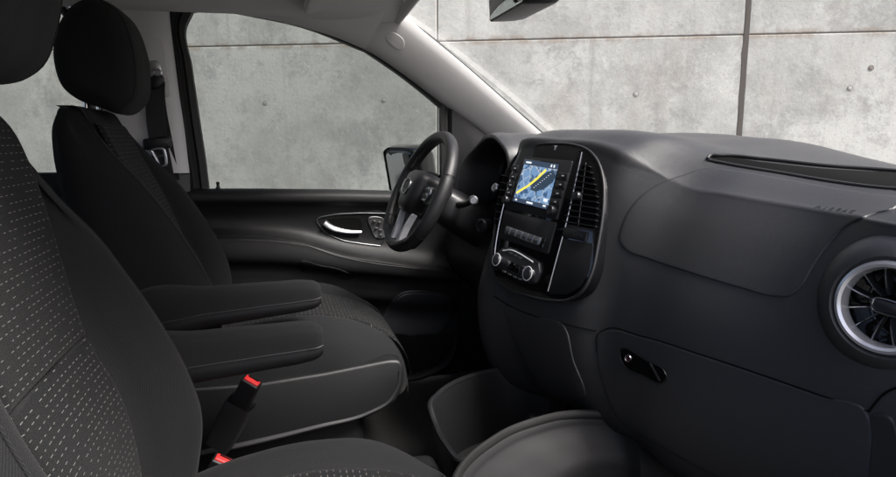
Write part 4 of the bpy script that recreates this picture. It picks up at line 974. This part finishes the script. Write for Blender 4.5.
P = [at(x, y, Y=2.02) for x, y in ((143, 139), (168, 136), (172, 139), (171, 148), (160, 150), (143, 150))]
obj('tongue_grip', prism(rpoly([(p.x, p.z) for p in P], .006), -.010, .010, IDY((0, 2.022, 0)), .004, back=True), 'plastic', belt)
tl = [(p.x, p.z) for p in [at(x, y, Y=2.015) for x, y in ((151, 150), (164, 148.5), (167, 165), (160, 167), (156, 158))]]
tg = tube([Vector((x, 2.012, z)) for x, z in rpoly(tl, .006)], .0042, 8, closed=True, n=50); obj('tongue', tg, 'alu', belt)
obj('tongue_bar', tube([at(154, 157, Y=2.012), at(165, 156, Y=2.012)], .0035, 8, n=4), 'alu', belt)

def buckle(label, top, axis, wax, wd, ln, sleeve, root_y):
    b_ = empty('belt_buckle', top + axis * ln, label, 'seat belt buckle', 'seat belt buckles between the seats')
    f = frame(top, -axis, wax)                     # local z points out of the mouth
    th = .027
    obj('buckle_body', prism(rpoly(rect(wd, th), .004), -ln, 0, f, .003), 'plastic', b_)
    obj('release_button', prism(rpoly(rect(wd * .84, th * .62), .003), -.01, .0035, f, .002), 'red', b_)
    obj('mouth', prism(rpoly(rect(wd * .62, .003), .001), -.01, .0045, f @ Matrix.Translation((0, th * .16, 0)), .0003), 'void', b_)
    if sleeve:
        f2 = frame(top + axis * sleeve[0], -axis, wax)
        obj('sleeve', grid_bm([[f2 @ Vector((p.x * s, p.y * s2, z)) for p in rpoly(rect(wd * 1.45, th * 1.6), .006)] for s, s2, z in ((.9, .9, -sleeve[1]), (1.02, 1.02, -sleeve[1] * .5), (1.0, 1.0, -.004), (.97, .97, 0), (.90, .88, -.003), (.88, .84, -.03))], True, False, True), 'satin', b_, 40)
    return b_
bt1 = at(252, 381, Y=1.345); bb1 = at(222, 440, Y=1.40)
buckle('upper red-topped belt buckle standing in a dark sleeve beside the driver seat cushion', bt1, (bb1 - bt1).normalized(), Vector((.95, -.45, .05)), .040, .09, (.060, .13), 0)
bt2 = at(226, 461, Y=1.255); bb2 = at(206, 500, Y=1.295)
buckle('lower red-topped belt buckle beside the passenger seat cushion, near the bottom edge', bt2, (bb2 - bt2).normalized(), Vector((.95, -.30, -.10)), .052, .10, None, 0)

# ================================================================== FLOOR BINS
def tub(name, label, rim, depth, taper, floor_shift, m_in, wallw=.012, zr=-.60, tilt=None):
    t_ = empty(name, (sum(p.x for p in rim) / len(rim), sum(p.y for p in rim) / len(rim), -.85), label, 'storage tray')
    P = interp(rim, 90, True); C = sum(P, Vector()) / 90
    def ring(s, dz, sh=Vector()): return [C + (p - C) * s + Vector((0, 0, dz)) + sh for p in P]
    rows = [ring(.80, -.24), ring(.90, -.12), ring(.965, -.045), ring(.985, -.018), ring(1.0, -.006), ring(1.0, .0), ring(.988, .004), ring(.965, .004), ring(.95, -.003), ring(.93, -.03), ring(taper * 1.04, -depth * .6), ring(taper, -depth * .96), ring(taper * .93, -depth)]
    return t_, obj('tray_shell', grid_bm([r for r in rows], True, False, True), m_in, t_, 40)
rimA = [at(x, y, Z=-.58) for x, y in ((430, 409), (437, 397), (455, 384), (480, 375), (505, 370), (522, 369.5))] + [Vector((.66, 1.40, -.585)), Vector((.68, 1.30, -.60)), Vector((.60, 1.225, -.61))] + [at(x, y, Z=-.605) for x, y in ((505, 439), (459, 462), (446, 447), (436, 428))]
tA, shA = tub('floor_tray', 'open black storage tray with rounded rim on the floor below the centre screen', rimA, .17, .84, None, 'bin')
obj('tray_rim', tube([p + Vector((0, 0, .004)) for p in interp(rimA, 90, True)], .0065, 8, closed=True, n=0, up=(0, 0, 1)), 'plastic', tA)
bx = at(545, 402, Z=-.70)
obj('cup_step', prism(rpoly([(-.09, -.10), (.10, -.10), (.10, .08), (-.05, .08), (-.09, .03)], .02), -.76, -.685, Matrix.Translation((bx.x, bx.y, 0)), .010), 'satin', tA)
rimB = [at(x, y, Z=-.575) for x, y in ((440, 520), (452, 490), (462, 470), (474, 457), (490, 445), (510, 433), (535, 424), (562, 417.5), (590, 416), (615, 418), (636, 427))]
tB = empty('floor_tray', (.55, 1.0, -.85), 'rounded storage bin lightened as if lit, with broad sloping top below the glovebox', 'storage tray')
P = interp(rimB, 60)
ctr = Vector((.675, .975, -.575))
P = P + [Vector((.80, 1.05, -.58)), Vector((.90, 1.0, -.585)), Vector((1.0, .9, -.59))]
rows = []
for s, dz in ((1.0, -.16), (1.01, -.03), (1.008, -.008), (1.0, .0), (.985, .002), (.962, -.002), (.950, -.014), (.942, -.022), (.80, -.042), (.66, -.064), (.62, -.072), (.60, -.085), (.58, -.16), (.56, -.26)):
    rows.append([ctr + (p - ctr) * s + Vector((0, 0, dz)) for p in P])
obj('bin_shell', grid_bm(rows), 'binlight', tB, 50)
obj('bin_rim', tube([p + Vector((0, 0, .003)) for p in P], .011, 10, n=0, flat=.7, up=(0, 0, 1)), 'rubber', tB)
# step and entrance mat at the passenger door, lower right
mat_ = empty('floor_mat', (.75, .85, -.84), 'dark floor mat with raised edge in the passenger footwell, bottom right', 'floor mat')
obj('mat_pad', prism(rpoly([(-.2, -.25), (.25, -.25), (.25, .16), (-.2, .16)], .08), -.845, -.83, Matrix.Translation((.72, .85, 0)), .005), 'carpet', mat_)

# ================================================================== REAR VIEW MIRROR
rv = empty('rear_view_mirror', at(512, -20, Y=1.32), 'black rear view mirror hanging at the top edge in front of the concrete wall', 'mirror')
mc = at(507, -4, Y=1.32)
rf = frame(mc, Vector((-.99, .02, -.06)), Vector((.02, .99, 0)))
ro = rpoly([(-.115, -.036), (.115, -.036), (.12, .0), (.112, .036), (-.112, .036), (-.12, .0)], .016, 5)
hsng = obj('mirror_housing', grid_bm([[rf @ Vector((p.x * s, p.y * s, z)) for p in ro] for s, z in ((.95, .002), (.985, .005), (1.0, .001), (1.0, -.022), (.985, -.05), (.93, -.070), (.75, -.083), (.3, -.088))], True, False, True), 'plastic', rv, 40)
obj('mirror_glass', prism(inset(ro, .004), .002, .0065, rf, .001), 'mirrorglass', rv)
obj('mirror_stem', tube([mc + Vector((.02, 0, .01)), mc + Vector((.05, 0, .05)), mc + Vector((.045, 0, .13))], .011, 10), 'plastic', rv)
